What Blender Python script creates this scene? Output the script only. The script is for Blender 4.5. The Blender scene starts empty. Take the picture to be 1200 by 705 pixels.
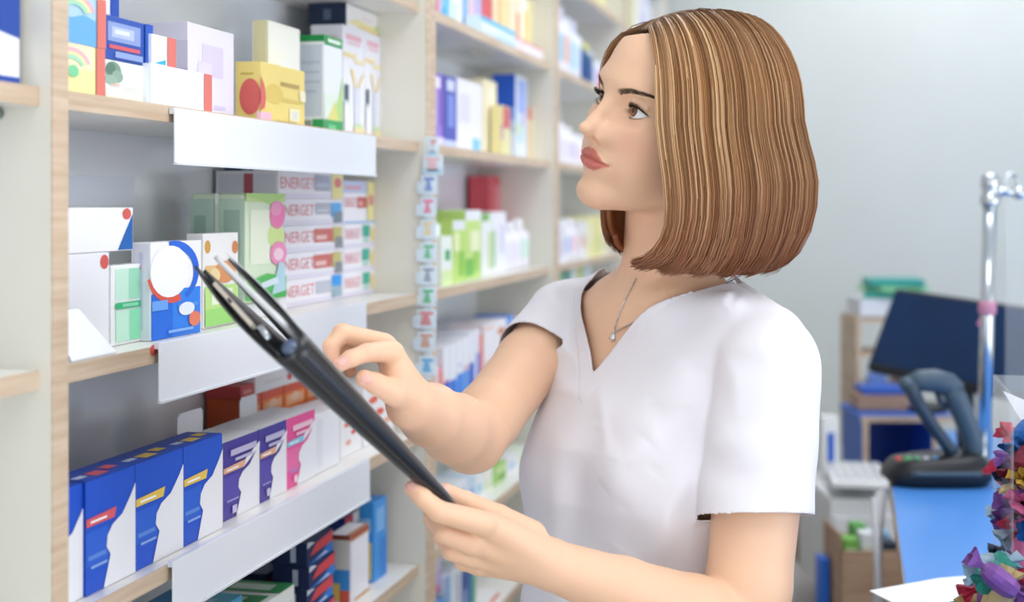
import bpy, bmesh, math, random
import numpy as np
from mathutils import Vector, Matrix

random.seed(7)
RNG = np.random.default_rng(11)
SC = bpy.context.scene
COL = SC.collection

# ------------------------------------------------------------------ camera
FPX, HEYE, TH = 1700.0, 1.44, math.radians(13.24)   # focal length in pixels of a 1200 px wide frame, eye height, turn towards the shelves
cam_data = bpy.data.cameras.new('camera')
cam_data.sensor_width = 36.0
cam_data.lens = 36.0 * FPX / 1200.0
cam_data.shift_y = -(352.5 - 240.0) / 1200.0
cam_data.clip_start = 0.05
cam_data.dof.use_dof = True
cam_data.dof.focus_distance = 1.54
cam_data.dof.aperture_fstop = 3.4
cam = bpy.data.objects.new('camera', cam_data)
COL.objects.link(cam)
cam.location = (0, 0, HEYE)
cam.rotation_euler = (math.pi / 2, 0, TH)
SC.camera = cam
FW = np.array([-math.sin(TH), math.cos(TH), 0.0])
RT = np.array([math.cos(TH), math.sin(TH), 0.0])
UP = np.array([0.0, 0.0, 1.0])
EYE = np.array([0.0, 0.0, HEYE])

# ------------------------------------------------------------------ world, lights, exposure
SC.view_settings.view_transform = 'Standard'
SC.view_settings.look = 'None'
SC.view_settings.gamma = 1.0
SC.view_settings.use_curve_mapping = False
SC.view_settings.exposure = 0.06
try:
    SC.cycles.use_denoising = True
    SC.cycles.max_bounces = 14
    SC.cycles.transmission_bounces = 14
    SC.cycles.transparent_max_bounces = 12
    SC.cycles.sample_clamp_indirect = 6.0
except Exception:
    pass
world = bpy.data.worlds.new('world')
SC.world = world
world.use_nodes = True
wb = world.node_tree.nodes['Background']
wb.inputs[0].default_value = (0.88, 0.945, 1.0, 1)
wb.inputs[1].default_value = 0.80

def area(name, loc, target, sx, sy, power, color=(1, 1, 1)):
    d = bpy.data.lights.new(name, 'AREA')
    d.shape = 'RECTANGLE'
    d.size, d.size_y = sx, sy
    d.energy = power
    d.color = color
    o = bpy.data.objects.new(name, d)
    COL.objects.link(o)
    o.location = loc
    v = Vector(target) - Vector(loc)
    o.rotation_euler = v.to_track_quat('-Z', 'Y').to_euler()
    return o

CEIL = 2.85
for i, (lx, ly) in enumerate([(0.35, 0.9), (0.35, 2.9), (0.35, 4.6)]):
    area('ceiling_lamp_light', (lx, ly, CEIL - 0.06), (lx, ly, 0), 1.1, 1.1, [2.6, 2.2, 2.2][i], (1, 0.985, 0.96))
# added fill light, low behind the camera
area('rear_fill_light', (-0.45, -1.5, 1.0), (-0.4, 1.8, 1.05), 1.7, 1.7, 18, (0.95, 0.975, 1.0))

# added fill light from the right, brightening the shelf fronts opposite
area('side_fill_light', (2.5, 1.0, 1.1), (-.7, 1.6, .98), 2.6, 1.7, 34, (0.95, 0.975, 1.0))

# ------------------------------------------------------------------ helpers
def W(px, py, d):
    """photo pixel + depth along the view axis -> world point"""
    return EYE + d * (FW + (px - 600) / FPX * RT + (240 - py) / FPX * UP)

def Wc(r, u, d):
    return EYE + r * RT + u * UP + d * FW

def Yx(px, x):
    """world y where the ray through column px meets the plane x"""
    d = FW + (px - 600) / FPX * RT
    return x / d[0] * d[1]

def Zx(px, py, x):
    d = FW + (px - 600) / FPX * RT
    return HEYE + x / d[0] * (240 - py) / FPX

def lin(c):
    if isinstance(c, str):
        c = c.lstrip('#')
        c = [int(c[i:i + 2], 16) / 255 for i in (0, 2, 4)]
    return tuple((x / 12.92 if x <= 0.04045 else ((x + 0.055) / 1.055) ** 2.4) for x in c)

MATS = {}
def mat(name, color='#ffffff', rough=0.5, metal=0.0, spec=0.5, alpha=1.0, trans=0.0, ior=1.45, emit=0.0, sss=0.0, coat=0.0):
    if name in MATS:
        return MATS[name]
    m = bpy.data.materials.new(name)
    m.use_nodes = True
    b = m.node_tree.nodes['Principled BSDF']
    c = lin(color)
    b.inputs['Base Color'].default_value = (*c, 1)
    b.inputs['Roughness'].default_value = rough
    b.inputs['Metallic'].default_value = metal
    b.inputs['Specular IOR Level'].default_value = spec
    b.inputs['Alpha'].default_value = alpha
    b.inputs['Transmission Weight'].default_value = trans
    b.inputs['IOR'].default_value = ior
    b.inputs['Coat Weight'].default_value = coat
    if emit:
        b.inputs['Emission Color'].default_value = (*c, 1)
        b.inputs['Emission Strength'].default_value = emit
    if sss:
        b.inputs['Subsurface Weight'].default_value = sss
        b.inputs['Subsurface Radius'].default_value = (0.012, 0.005, 0.003)
        b.inputs['Subsurface Scale'].default_value = 1.0
    MATS[name] = m
    return m

def nodes(m):
    nt = m.node_tree
    return nt, nt.nodes, nt.links, nt.nodes['Principled BSDF']

def noise_mix(m, c1, c2, scale=(1, 1, 1), nscale=8.0, detail=4.0, lo=0.35, hi=0.65, bump=0.0):
    nt, N, L, b = nodes(m)
    tc = N.new('ShaderNodeTexCoord'); mp = N.new('ShaderNodeMapping')
    mp.inputs['Scale'].default_value = scale
    L.new(tc.outputs['Object'], mp.inputs['Vector'])
    nz = N.new('ShaderNodeTexNoise'); nz.inputs['Scale'].default_value = nscale; nz.inputs['Detail'].default_value = detail
    L.new(mp.outputs[0], nz.inputs['Vector'])
    r = N.new('ShaderNodeValToRGB')
    r.color_ramp.elements[0].position = lo; r.color_ramp.elements[1].position = hi
    r.color_ramp.elements[0].color = (*lin(c1), 1); r.color_ramp.elements[1].color = (*lin(c2), 1)
    L.new(nz.outputs['Fac'], r.inputs[0]); L.new(r.outputs[0], b.inputs['Base Color'])
    if bump:
        bp = N.new('ShaderNodeBump'); bp.inputs['Strength'].default_value = bump; bp.inputs['Distance'].default_value = 0.002
        L.new(nz.outputs['Fac'], bp.inputs['Height']); L.new(bp.outputs[0], b.inputs['Normal'])
    return m

def card(c, rough=0.42):
    return mat('carton ' + c, c, rough, spec=0.4)

class MB:
    """collects polygons in world coordinates, links them as one mesh object"""
    def __init__(s):
        s.v, s.f, s.m, s.sm, s.mats = [], [], [], [], []
    def mi(s, m):
        if m not in s.mats:
            s.mats.append(m)
        return s.mats.index(m)
    def add(s, vs, fs, m, smooth=False):
        o = len(s.v)
        s.v += [tuple(float(a) for a in v) for v in vs]
        k = s.mi(m)
        for f in fs:
            s.f.append([o + i for i in f]); s.m.append(k); s.sm.append(smooth)
    def box(s, lo, hi, m, M=None):
        x0, y0, z0 = lo; x1, y1, z1 = hi
        vs = [(x0, y0, z0), (x1, y0, z0), (x1, y1, z0), (x0, y1, z0), (x0, y0, z1), (x1, y0, z1), (x1, y1, z1), (x0, y1, z1)]
        if M is not None:
            vs = [tuple(M @ Vector(v)) for v in vs]
        s.add(vs, [(0, 3, 2, 1), (4, 5, 6, 7), (0, 1, 5, 4), (1, 2, 6, 5), (2, 3, 7, 6), (3, 0, 4, 7)], m)
    def rbox(s, lo, hi, r, m, M=None, seg=3):
        """box with rounded vertical edges and slightly rounded top/bottom"""
        x0, y0, z0 = lo; x1, y1, z1 = hi
        r = min(r, (x1 - x0) * .49, (y1 - y0) * .49, (z1 - z0) * .49)
        ring = []
        for cx, cy, a0 in ((x1 - r, y1 - r, 0), (x0 + r, y1 - r, 90), (x0 + r, y0 + r, 180), (x1 - r, y0 + r, 270)):
            for i in range(seg + 1):
                a = math.radians(a0 + 90 * i / seg)
                ring.append((cx, cy, math.cos(a), math.sin(a)))
        n = len(ring)
        prof = [(-(1), 0)]
        prof = [(1 - math.cos(math.radians(90 * i / seg)), 1 - math.sin(math.radians(90 * i / seg))) for i in range(seg + 1)]
        levels = [(z0 + r * b_, 1 - 1 + (1 - a_)) for a_, b_ in prof]
        lv = [(z0 + r * (1 - math.cos(math.radians(90 * i / seg))), math.sin(math.radians(90 * i / seg))) for i in range(seg + 1)]
        lv += [(z1 - r * (1 - math.cos(math.radians(90 * i / seg))), math.sin(math.radians(90 * i / seg))) for i in range(seg, -1, -1)]
        vs, fs = [], []
        for z, k in lv:
            for cx, cy, ca, sa in ring:
                vs.append((cx + r * k * ca, cy + r * k * sa, z))
        for j in range(len(lv) - 1):
            for i in range(n):
                fs.append((j * n + i, j * n + (i + 1) % n, (j + 1) * n + (i + 1) % n, (j + 1) * n + i))
        fs.append(tuple(range(n - 1, -1, -1)))
        fs.append(tuple((len(lv) - 1) * n + i for i in range(n)))
        if M is not None:
            vs = [tuple(M @ Vector(v)) for v in vs]
        s.add(vs, fs, m, True)
    def tube(s, pts, radii, m, seg=10, cap=True, smooth=True):
        pts = [np.array(p, float) for p in pts]
        if not hasattr(radii, '__len__'):
            radii = [radii] * len(pts)
        vs, fs = [], []
        t = pts[1] - pts[0]; t /= np.linalg.norm(t) + 1e-12
        a = np.array([0, 0, 1.0]) if abs(t[2]) < 0.9 else np.array([1.0, 0, 0])
        nrm = np.cross(t, a); nrm /= np.linalg.norm(nrm)
        for i, p in enumerate(pts):
            q0 = pts[max(i - 1, 0)]; q1 = pts[min(i + 1, len(pts) - 1)]
            t = q1 - q0; t /= np.linalg.norm(t) + 1e-12
            nrm = nrm - t * np.dot(nrm, t); nrm /= np.linalg.norm(nrm) + 1e-12
            b = np.cross(t, nrm)
            for k in range(seg):
                an = 2 * math.pi * k / seg
                vs.append(p + radii[i] * (math.cos(an) * nrm + math.sin(an) * b))
        for i in range(len(pts) - 1):
            for k in range(seg):
                fs.append((i * seg + k, i * seg + (k + 1) % seg, (i + 1) * seg + (k + 1) % seg, (i + 1) * seg + k))
        if cap:
            fs.append(tuple(range(seg - 1, -1, -1)))
            fs.append(tuple((len(pts) - 1) * seg + k for k in range(seg)))
        s.add(vs, fs, m, smooth)
    def lathe(s, c, prof, m, seg=20, axis=None):
        """prof: (radius, height) from bottom to top, around the vertical through c"""
        vs, fs = [], []
        for r, z in prof:
            for k in range(seg):
                a = 2 * math.pi * k / seg
                vs.append((c[0] + r * math.cos(a), c[1] + r * math.sin(a), c[2] + z))
        for i in range(len(prof) - 1):
            for k in range(seg):
                fs.append((i * seg + k, i * seg + (k + 1) % seg, (i + 1) * seg + (k + 1) % seg, (i + 1) * seg + k))
        fs.append(tuple(range(seg - 1, -1, -1)))
        fs.append(tuple((len(prof) - 1) * seg + k for k in range(seg)))
        s.add(vs, fs, m, True)
    def ball(s, c, r, m, seg=16, rings=10, M=None):
        rr = r if hasattr(r, '__len__') else (r, r, r)
        vs, fs = [], []
        for i in range(rings + 1):
            t = math.pi * i / rings
            for k in range(seg):
                a = 2 * math.pi * k / seg
                v = Vector((rr[0] * math.sin(t) * math.cos(a), rr[1] * math.sin(t) * math.sin(a), rr[2] * math.cos(t)))
                if M is not None:
                    v = M @ v
                vs.append((c[0] + v[0], c[1] + v[1], c[2] + v[2]))
        for i in range(rings):
            for k in range(seg):
                fs.append((i * seg + k, (i + 1) * seg + k, (i + 1) * seg + (k + 1) % seg, i * seg + (k + 1) % seg))
        s.add(vs, fs, m, True)
    def grid(s, P, m, smooth=True, closed_u=False):
        """P[i][j] points"""
        nu, nv = len(P), len(P[0])
        vs = [p for row in P for p in row]
        fs = []
        for i in range(nu - (0 if closed_u else 1)):
            for j in range(nv - 1):
                a = (i + 1) % nu
                fs.append((i * nv + j, a * nv + j, a * nv + j + 1, i * nv + j + 1))
        s.add(vs, fs, m, smooth)
    def build(s, name, parent=None, origin=None, bevel=0.0, solid=0.0, base=True):
        V = np.array(s.v, float).reshape(-1, 3)
        if parent is not None:
            org = root_loc(parent)
        elif origin is not None:
            org = np.array(origin, float)
        else:
            lo, hi = V.min(0), V.max(0)
            org = np.array([(lo[0] + hi[0]) / 2, (lo[1] + hi[1]) / 2, lo[2]])
        me = bpy.data.meshes.new(name)
        me.from_pydata([tuple(p) for p in (V - org)], [], s.f)
        for mm in s.mats:
            me.materials.append(mm)
        me.polygons.foreach_set('material_index', s.m)
        me.polygons.foreach_set('use_smooth', s.sm)
        me.update()
        o = bpy.data.objects.new(name, me)
        COL.objects.link(o)
        if parent is not None:
            o.parent = parent
        else:
            o.location = org
        if bevel:
            md = o.modifiers.new('bevel', 'BEVEL'); md.width = bevel; md.segments = 2; md.limit_method = 'ANGLE'; md.angle_limit = math.radians(50)
        if solid:
            md = o.modifiers.new('solid', 'SOLIDIFY'); md.thickness = solid; md.offset = 0
        return o

def root_loc(o):
    p = np.zeros(3)
    while o is not None:
        p = p + np.array(o.location)
        o = o.parent
    return p

def thing(name, label, cat, loc, group=None):
    o = bpy.data.objects.new(name, None)
    COL.objects.link(o)
    o.location = tuple(float(a) for a in loc)
    o.empty_display_size = 0.05
    return tag(o, label, cat, group)

def tag(o, label, cat, group=None):
    o['label'] = label; o['category'] = cat
    if group:
        o['group'] = group
    return o

def structure(o):
    o['kind'] = 'structure'
    return o

TEXTS = {}
def text_poly(t):
    """outline letters as polygons, unit height, starting at the origin"""
    if t in TEXTS:
        return TEXTS[t]
    cu = bpy.data.curves.new('lettering', 'FONT'); cu.body = t; cu.resolution_u = 2
    ob = bpy.data.objects.new('lettering', cu); COL.objects.link(ob)
    dg = bpy.context.evaluated_depsgraph_get()
    me = ob.evaluated_get(dg).to_mesh()
    vs = np.array([v.co[:] for v in me.vertices]); fs = [list(p.vertices) for p in me.polygons]
    ob.evaluated_get(dg).to_mesh_clear()
    bpy.data.objects.remove(ob); bpy.data.curves.remove(cu)
    lo, hi = vs.min(0), vs.max(0)
    vs = (vs - lo) / max(hi[1] - lo[1], 1e-6)
    TEXTS[t] = (vs, fs)
    return TEXTS[t]

# printed shapes on carton faces, in 0..1 face coordinates
def R(u0, v0, u1, v1): return [(u0, v0), (u1, v0), (u1, v1), (u0, v1)]
def O(cu, cv, ru, rv, n=22): return [(cu + ru * math.cos(2 * math.pi * i / n), cv + rv * math.sin(2 * math.pi * i / n)) for i in range(n)]
def SW(cu, cv, ru, rv, a0, a1, w0, w1, n=14):
    """a curved swoosh, tapering from w0 to w1 (fractions of the radius)"""
    out, inn = [], []
    for i in range(n + 1):
        a = math.radians(a0 + (a1 - a0) * i / n); w = w0 + (w1 - w0) * i / n
        out.append((cu + ru * math.cos(a), cv + rv * math.sin(a)))
        inn.append((cu + ru * (1 - w) * math.cos(a), cv + rv * (1 - w) * math.sin(a)))
    return out + inn[::-1]

def face_art(mb, P, art):
    """P(u, v, h) -> world point h metres off the face; art: list of (colour, polygon | ('T', text, u, v, hgt, width))"""
    for i, (c, poly) in enumerate(art):
        h = 0.0003 + 0.00018 * i
        m = card(c)
        if isinstance(poly, tuple) and poly[0] == 'T':
            _, t, u, v, hh, ww = poly
            vs, fs = text_poly(t)
            wmax = vs[:, 0].max()
            mb.add([P(u + p[0] / wmax * ww, v + p[1] * hh, h) for p in vs], fs, m)
        else:
            mb.add([P(a, b, h) for a, b in poly], [list(range(len(poly)))], m)

def carton(name, label, cat, y0, y1, z0, z1, xf, dep, body, front=(), near=(), top=(), group=None, yaw=0.0, flap=None, bevel=0.0007, sides=None):
    """folding box standing on a shelf: its front looks at the aisle (+x), its near end at the camera (-y)"""
    mb = MB()
    x0 = max(xf - dep, -.8285)
    a, b = max(((.125, 1.09), (1.115, 2.179), (2.231, 3.178), (3.23, 4.174), (4.227, 5.174)), key=lambda q: min(y1, q[1]) - max(y0, q[0]))
    y0, y1 = max(y0, a + .001), min(y1, b - .001)
    for zs in LEVELS:
        if z0 < zs - .03 < zs - TK < z1 + .001: z1 = zs - TK - .0015
    C = Vector(((xf + x0) / 2, (y0 + y1) / 2, 0))
    M = Matrix.Translation(C) @ Matrix.Rotation(yaw, 4, 'Z') @ Matrix.Translation(-C)
    mb.box((x0, y0, z0), (xf, y1, z1), card(body), M)
    tr = lambda x, y, z: tuple(M @ Vector((x, y, z)))
    face_art(mb, lambda u, v, h: tr(xf + h, y0 + u * (y1 - y0), z0 + v * (z1 - z0)), front)
    face_art(mb, lambda u, v, h: tr(x0 + u * (xf - x0), y0 - h, z0 + v * (z1 - z0)), near)
    face_art(mb, lambda u, v, h: tr(xf - v * (xf - x0), y0 + u * (y1 - y0), z1 + h), top)
    if flap:
        o = thing(name, label, cat, ((xf + x0) / 2, (y0 + y1) / 2, z0), group)
        mb.build('carton_body', o, bevel=bevel)
        fb = MB(); a, b, hh = flap
        ya, yb = y0 + a * (y1 - y0), y0 + b * (y1 - y0)
        fb.box((x0 + 0.001, ya, z1 - 0.002), (x0 + 0.002, yb, z1 + hh), card('#eef0f6'))
        fb.box((x0 + 0.001, ya + .004, z1 + hh), (x0 + 0.002, yb - .004, z1 + hh + .003), card('#eef0f6'))
        fb.build('open_flap', o)
        return o
    o = mb.build(name, bevel=bevel)
    return tag(o, label, cat, group)
# ------------------------------------------------------------------ the room
wood = mat('pale oak edging', '#d3bda4', 0.5, spec=0.3)
noise_mix(wood, '#c4aa90', '#dcc8b2', (9, 9, 160), 1.0, 5, 0.3, 0.7)
wood_h = mat('pale oak edging lengthwise', '#d3bda4', 0.5, spec=0.3)
noise_mix(wood_h, '#c4aa90', '#dcc8b2', (120, 7, 160), 1.0, 5, 0.3, 0.7)
cream = noise_mix(mat('cream laminate', '#e9e6da', 0.35, spec=0.4), '#dfdcd0', '#e6e3d9', (1, 1, 1), 6, 2, 0.3, 0.7)
white_lam = mat('white laminate', '#eceae6', 0.3, spec=0.5)
back_lam = mat('glossy grey white back panel', '#eff3f8', 0.13, spec=1.0)
wall_m = noise_mix(mat('painted wall', '#d5dad8', 0.75, spec=0.2), '#d3d8d6', '#d7dcdb', (1, 1, 1), 3, 3, 0.3, 0.7)
floor_m = noise_mix(mat('grey floor tiles', '#cfcdc8', 0.35), '#c9c6c0', '#d9d7d2', (1, 1, 1), 5, 5, 0.3, 0.7)
ceil_m = mat('white ceiling', '#f2f3f3', 0.8, spec=0.2)

FARY, XR, XL = 5.36, 2.6, -0.88
m = MB(); m.box((XL - .1, -2.0, -0.1), (XR, FARY + .1, 0), floor_m); structure(m.build('floor'))
m = MB(); m.box((XL - .1, -0.9, CEIL), (XR, FARY + .1, CEIL + .1), ceil_m); structure(m.build('ceiling'))
m = MB(); m.box((XL - .1, FARY, 0), (XR, FARY + .1, CEIL), wall_m); structure(m.build('wall_back'))
m = MB(); m.box((XL - .1, -0.9, 0), (XL, FARY, CEIL), wall_m); structure(m.build('wall_left'))
m = MB(); m.box((XL, FARY - .015, 0), (XR, FARY, .08), cream); structure(m.build('baseboard_back'))
lamp_white = mat('lamp housing', '#f4f4f4', 0.5)
lamp_glow = mat('lamp diffuser', '#ffffff', 0.5, emit=3.0)
for i, (lx, ly) in enumerate([(0.35, 0.9), (0.35, 2.9), (0.35, 4.6)]):
    t = thing('ceiling_lamp', ['square ceiling lamp nearest the shop window', 'square ceiling lamp above the woman and counter', 'square ceiling lamp nearest the back wall'][i], 'ceiling lamp', (lx, ly, CEIL - .05), 'ceiling lamps')
    m = MB()
    for a, b, c, d in ((-.62, -.62, .62, -.57), (-.62, .57, .62, .62), (-.62, -.57, -.57, .57), (.57, -.57, .62, .57)):
        m.box((lx + a, ly + b, CEIL - .05), (lx + c, ly + d, CEIL), lamp_white)
    m.build('lamp_frame', t)
    m = MB(); m.box((lx - .57, ly - .57, CEIL - .03), (lx + .57, ly + .57, CEIL - .001), lamp_glow); m.build('diffuser', t)

# ------------------------------------------------------------------ shelving
XU, XS, XB = -0.65, -0.663, -0.83            # front of the uprights, front of the shelves, inside of the back
ZTT, ZT, ZA, ZB, ZC, ZD, ZE = 1.98, 1.757, 1.539, 1.302, 1.083, 0.877, 0.67
LEVELS = [2.2, ZTT, ZT, ZA, ZB, ZC, ZD, ZE, 0.46, 0.25, 0.10]
TK = 0.0165

def unit(label, y0, y1, panels, top=2.45):
    t = thing('shelving_unit', label, 'shelving', ((XB + XU) / 2, (y0 + y1) / 2, 0), 'wall shelving units')
    for a, b in panels:
        m = MB(); m.box((XB, a, 0), (XU - .0016, b, top), cream)
        p = m.build('side_panel', t)
        m = MB(); m.box((XU - .0016, a, 0), (XU, b, top), wood); m.build('edge_band', p)
    s0 = panels[0][1] if panels[0][0] <= y0 + .001 else y0
    s1 = panels[-1][0] if panels[-1][1] >= y1 - .001 and len(panels) > 1 else y1
    m = MB(); m.box((XB - .012, y0, 0), (XB, y1, top), back_lam); m.build('back_panel', t)
    for z in LEVELS + [top]:
        m = MB(); m.box((XB, s0, z - TK), (XS - .0016, s1, z), white_lam)
        p = m.build('shelf', t)
        m = MB(); m.box((XS - .0016, s0, z - TK), (XS, s1, z), wood_h); m.build('edge_band', p)
    return t
unit('cream shelving unit at the left picture edge, nearest the camera', 0.1, 1.09, [(0.1, 0.125)])
unit('cream shelving unit with white label holders, wood edged uprights', 1.09, 2.204, [(1.09, 1.115), (2.179, 2.204)])
unit('second shelving unit, behind the strip of hanging tags', 2.205, 3.203, [(2.205, 2.231), (3.178, 3.203)])
unit('third shelving unit, left of the woman\'s face', 3.204, 4.2, [(3.204, 3.23), (4.174, 4.2)])
unit('farthest shelving unit, behind the woman\'s hair by the back wall', 4.201, 5.2, [(4.201, 4.227), (5.174, 5.2)])

steel = mat('steel pin', '#9fb3b5', 0.3, 1.0)
m = MB(); m.tube([(-.70, 1.09, ZA - .022), (-.70, 1.07, ZA - .022)], .005, steel, 10); m.ball((-.70, 1.068, ZA - .022), .0065, steel, 10, 8)
tag(m.build('shelf_pin'), 'small metal shelf pin under the left edge shelf', 'shelf pin')

strip_w = mat('white label holder', '#eef2fa', 0.3, spec=0.5)
strip_edge = mat('label holder rim', '#dfe3ea', 0.3)
for (p0, p1, z0, z1, lab) in ((206, 441, 1.481, 1.5365, 'long blank white label holder on the uppermost shelf edge'),
                              (188, 430, 1.248, 1.306, 'long blank white label holder on the middle shelf, behind the clipboard'),
                              (204, 434, 1.031, 1.087, 'long blank white label holder below the blue and purple cartons')):
    ya, yb = Yx(p0, -.655), Yx(p1, -.655)
    t = thing('label_holder', lab, 'label holder', (-.656, (ya + yb) / 2, z0), 'blank label holders')
    m = MB(); m.box((-.6575, ya, z0), (-.6555, yb, z1), strip_w); m.build('panel', t, bevel=.0005)
    m = MB(); m.box((-.662, ya, z1 - .006), (-.6575, yb, z1), strip_edge); m.box((-.6578, ya, z0 - .001), (-.6535, yb, z0 + .0012), strip_edge); m.build('rim', t)

# the strip of hanging tags on the second upright
tg = thing('tag_strip', 'hanging strip of small printed tags on the second upright', 'tag strip', (-.645, 2.17, 1.15))
tag_m = mat('pale blue tag card', '#dcecf8', 0.4)
strip_m = mat('tag strip clear plastic', '#e6f0f6', 0.25)
def TX(px, y): 
    d = FW + (px - 600) / FPX * RT
    return y / d[1] * d[0]
TYY = 2.176
def tagz(py): return HEYE + (240 - py) / FPX * (TYY / (FW[1] - .0588 * RT[1]))
m = MB(); m.box((TX(497, TYY), TYY, tagz(445)), (TX(506, TYY), TYY + .0015, tagz(160)), strip_m); m.build('backing_strip', tg)
rows = [(172, '#e58f86', 496, 514), (193, '#f3c6cf', 490, 519), (216, '#6f8fd8', 488, 512), (242, '#ee7fa6', 487, 511), (268, '#efd9a0', 487, 511), (295, '#63c88a', 487, 511),
        (322, '#8f9cb2', 487, 511), (347, '#4fbf85', 486, 511), (373, '#e07a80', 483, 511), (399, '#d9a187', 483, 510), (428, '#58b3e6', 485, 511)]
for i, (py, c, a, b) in enumerate(rows):
    m = MB()
    yy = TYY - .003 - .001 * (i % 2)
    m.rbox((TX(a + 5, yy), yy, tagz(py + 12)), (TX(b, yy), yy + .002, tagz(py - 11)), .004, tag_m)
    if i > 1:
        m.rbox((TX(a, yy), yy + .0004, tagz(py + 11)), (TX(a + 9, yy), yy + .0024, tagz(py - 3)), .004, tag_m)
    else:
        m.box((TX(a + 6, yy), yy - .0006, tagz(py + 10)), (TX(b - 1, yy), yy, tagz(py + 5)), card('#b7dcf2'))
    for k in range(4):
        zz = tagz(py - 7 + 4 * k)
        x0 = TX(a + 9 + (k * 3) % 4, yy); x1 = TX(b - 3 - (k * 5) % 6, yy)
        m.box((x0, yy - .0006, zz - .0028), (x1, yy - .0001, zz + .0012), card(c))
    m.build('tag', tg)
# ------------------------------------------------------------------ cartons in the near unit
def cb(name, label, p0, p1, yt, base, xf, dep, body, front=(), near=(), top=(), cat='carton', group=None, yp=None, ztop=None, **k):
    """p0, p1: picture columns of the front's two vertical edges; yt: picture row of its top at column yp (default p1)"""
    z1 = ztop if ztop is not None else Zx(yp if yp is not None else p1, yt, xf)
    carton(name, label, cat, Yx(p0, xf), Yx(p1, xf), base, z1, xf, dep, body, front, near, top, group, **k)
    return z1

WHT, PW, LIL = '#f4f4fa', '#e9edf8', '#e4dcf2'
RED, DBL = '#e0796f', '#1f4fb4'
G1 = 'cartons on the uppermost shelf'
rainbow = lambda u, v, s: [('#f2b8c6', SW(u, v, .42 * s, .42 * s, 20, 150, .18, .18)), ('#f6e3ae', SW(u, v, .34 * s, .34 * s, 20, 150, .2, .2)), ('#a8e0c0', SW(u, v, .27 * s, .27 * s, 20, 150, .3, .3))]
z = cb('carton', 'yellow carton with rainbow and red end band, under a blue one', 66, 122, 58, ZA + .0005, -.68, .11, '#f3e9a6',
       [('#f6efc4', R(0, .5, .78, 1)), *rainbow(.3, .5, 1.0), ('#7fd3a0', O(.33, .45, .11, .12)), (RED, R(.81, 0, 1, 1))], group=G1)
cb('carton', 'sky blue carton with rainbow and red end band, at the left upright', 66, 123, 1, z + .0005, -.68, .11, '#b4d6f6',
   [('#6fb2f5', [(0, 0), (.8, 0), (.8, .52), (.55, .6), (.3, .5), (0, .55)]), *rainbow(.35, .55, 1.1), ('#f0a37c', SW(.35, .55, .5, .45, 100, 160, .16, .2)), (RED, R(.81, 0, 1, 1))], group=G1)
cb('carton', 'white carton with navy end band, behind the sky blue carton', 112, 139, -16, z + .0005, -.715, .05, WHT, [('#36b6d8', [(.2, .05), (.5, .05), (.5, .3)]), (DBL, R(.62, 0, 1, 1))], group=G1)
z = cb('carton', 'white carton with green tree picture and yellow end band', 122.5, 176, 79, ZA + .0005, -.68, .10, '#f2f3ee',
       [('#7e9b8a', O(.18, .72, .17, .25)), ('#5f8272', O(.12, .78, .1, .16)), ('#93ad9c', O(.26, .6, .12, .16)), ('#9db7a6', O(.12, .5, .13, .12)), ('#e9b9ad', R(.12, .36, .3, .4)),
        ('#f0efdc', R(0, 0, .82, .3)), ('#dfe4df', R(.38, .22, .75, .27)), ('#dfe4df', R(.38, .33, .7, .37)), ('#e2d47f', R(.83, 0, 1, 1))], group=G1)
cb('carton', 'royal blue carton with pale panel and red stripe', 122.5, 178, 30, z + .0005, -.68, .10, '#2d55b0',
   [('#8ea3d8', R(.06, .42, .74, .86)), ('#b9c6e8', R(.14, .52, .6, .76)), ('#dfe5f5', R(.2, .6, .5, .7)), ('#d9606a', R(.08, .25, .72, .34)), ('#93a9dc', R(.2, .06, .78, .2)), ('#1f57bf', R(.83, 0, 1, 1))], group=G1)
cb('carton', 'big white lilac carton with faint violet print, behind white cartons', 220, 274, 40, ZA + .0005, -.712, .05, '#ebe6f6',
   [('#dfd3ef', R(.3, .45, .75, .8)), ('#e6dcf3', R(.2, .2, .5, .6)), ('#dccfee', R(.55, .1, .8, .14))], [('#dcd8ea', R(0, .3, 1, .8)), ('#cfe0e6', O(.3, .74, .12, .07)), ('#d9c3e8', R(.55, .05, 1, .5))], group=G1)
z = cb('carton', 'long plain white carton with red end band, above the label holder', 176, 248, 88, ZA + .0005, -.672, .035, '#f0f4fc', [('#e9ebf8', R(0, 0, .2, 1)), (RED, R(.86, 0, 1, 1))], group=G1)
cb('carton', 'small white carton with cyan corner and red band', 178, 206, 46, z + .0005, -.675, .035, '#f1f5fa', [('#2fb2d6', [(.1, .02), (.56, .02), (.56, .2)]), (RED, R(.62, 0, 1, 1))], group=G1)
yel, yel2 = '#f2dc84', '#e8cf74'
cb('carton', 'yellow carton with a round red sticker', 306, 357, 84, ZA + .0005, -.69, .033, yel,
   [('#e6cb6c', O(.28, .5, .2, .17)), ('#b9a15c', R(.42, .66, .86, .73)), ('#e3c768', R(.45, .4, .9, .46)), ('#f8f0c8', R(.62, .08, .86, .3)), ('#dfe2ee', R(.7, .12, .8, .25)), ('#f7efc9', R(.86, .45, 1, .64)), ('#d3b85a', R(.3, .03, .8, .06))],
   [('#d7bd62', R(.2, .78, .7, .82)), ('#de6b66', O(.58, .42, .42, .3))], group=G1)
m = MB()
yy0 = Yx(306, -.689)
m.add([(-.6893, yy0 + a, ZA + .014 + b) for a, b in ((0, .042), (.012, .03), (.016, .016), (.012, .004), (0, 0))], [(0, 1, 2, 3, 4)], card('#de6b66'))
m.box((-.689, yy0 - .012, ZA + .001), (-.684, yy0 + .02, ZA + .012), card('#f6c3d4'))
tag(m.build('price_ticket'), 'small pink ticket at the foot of the yellow carton', 'price ticket')
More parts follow.
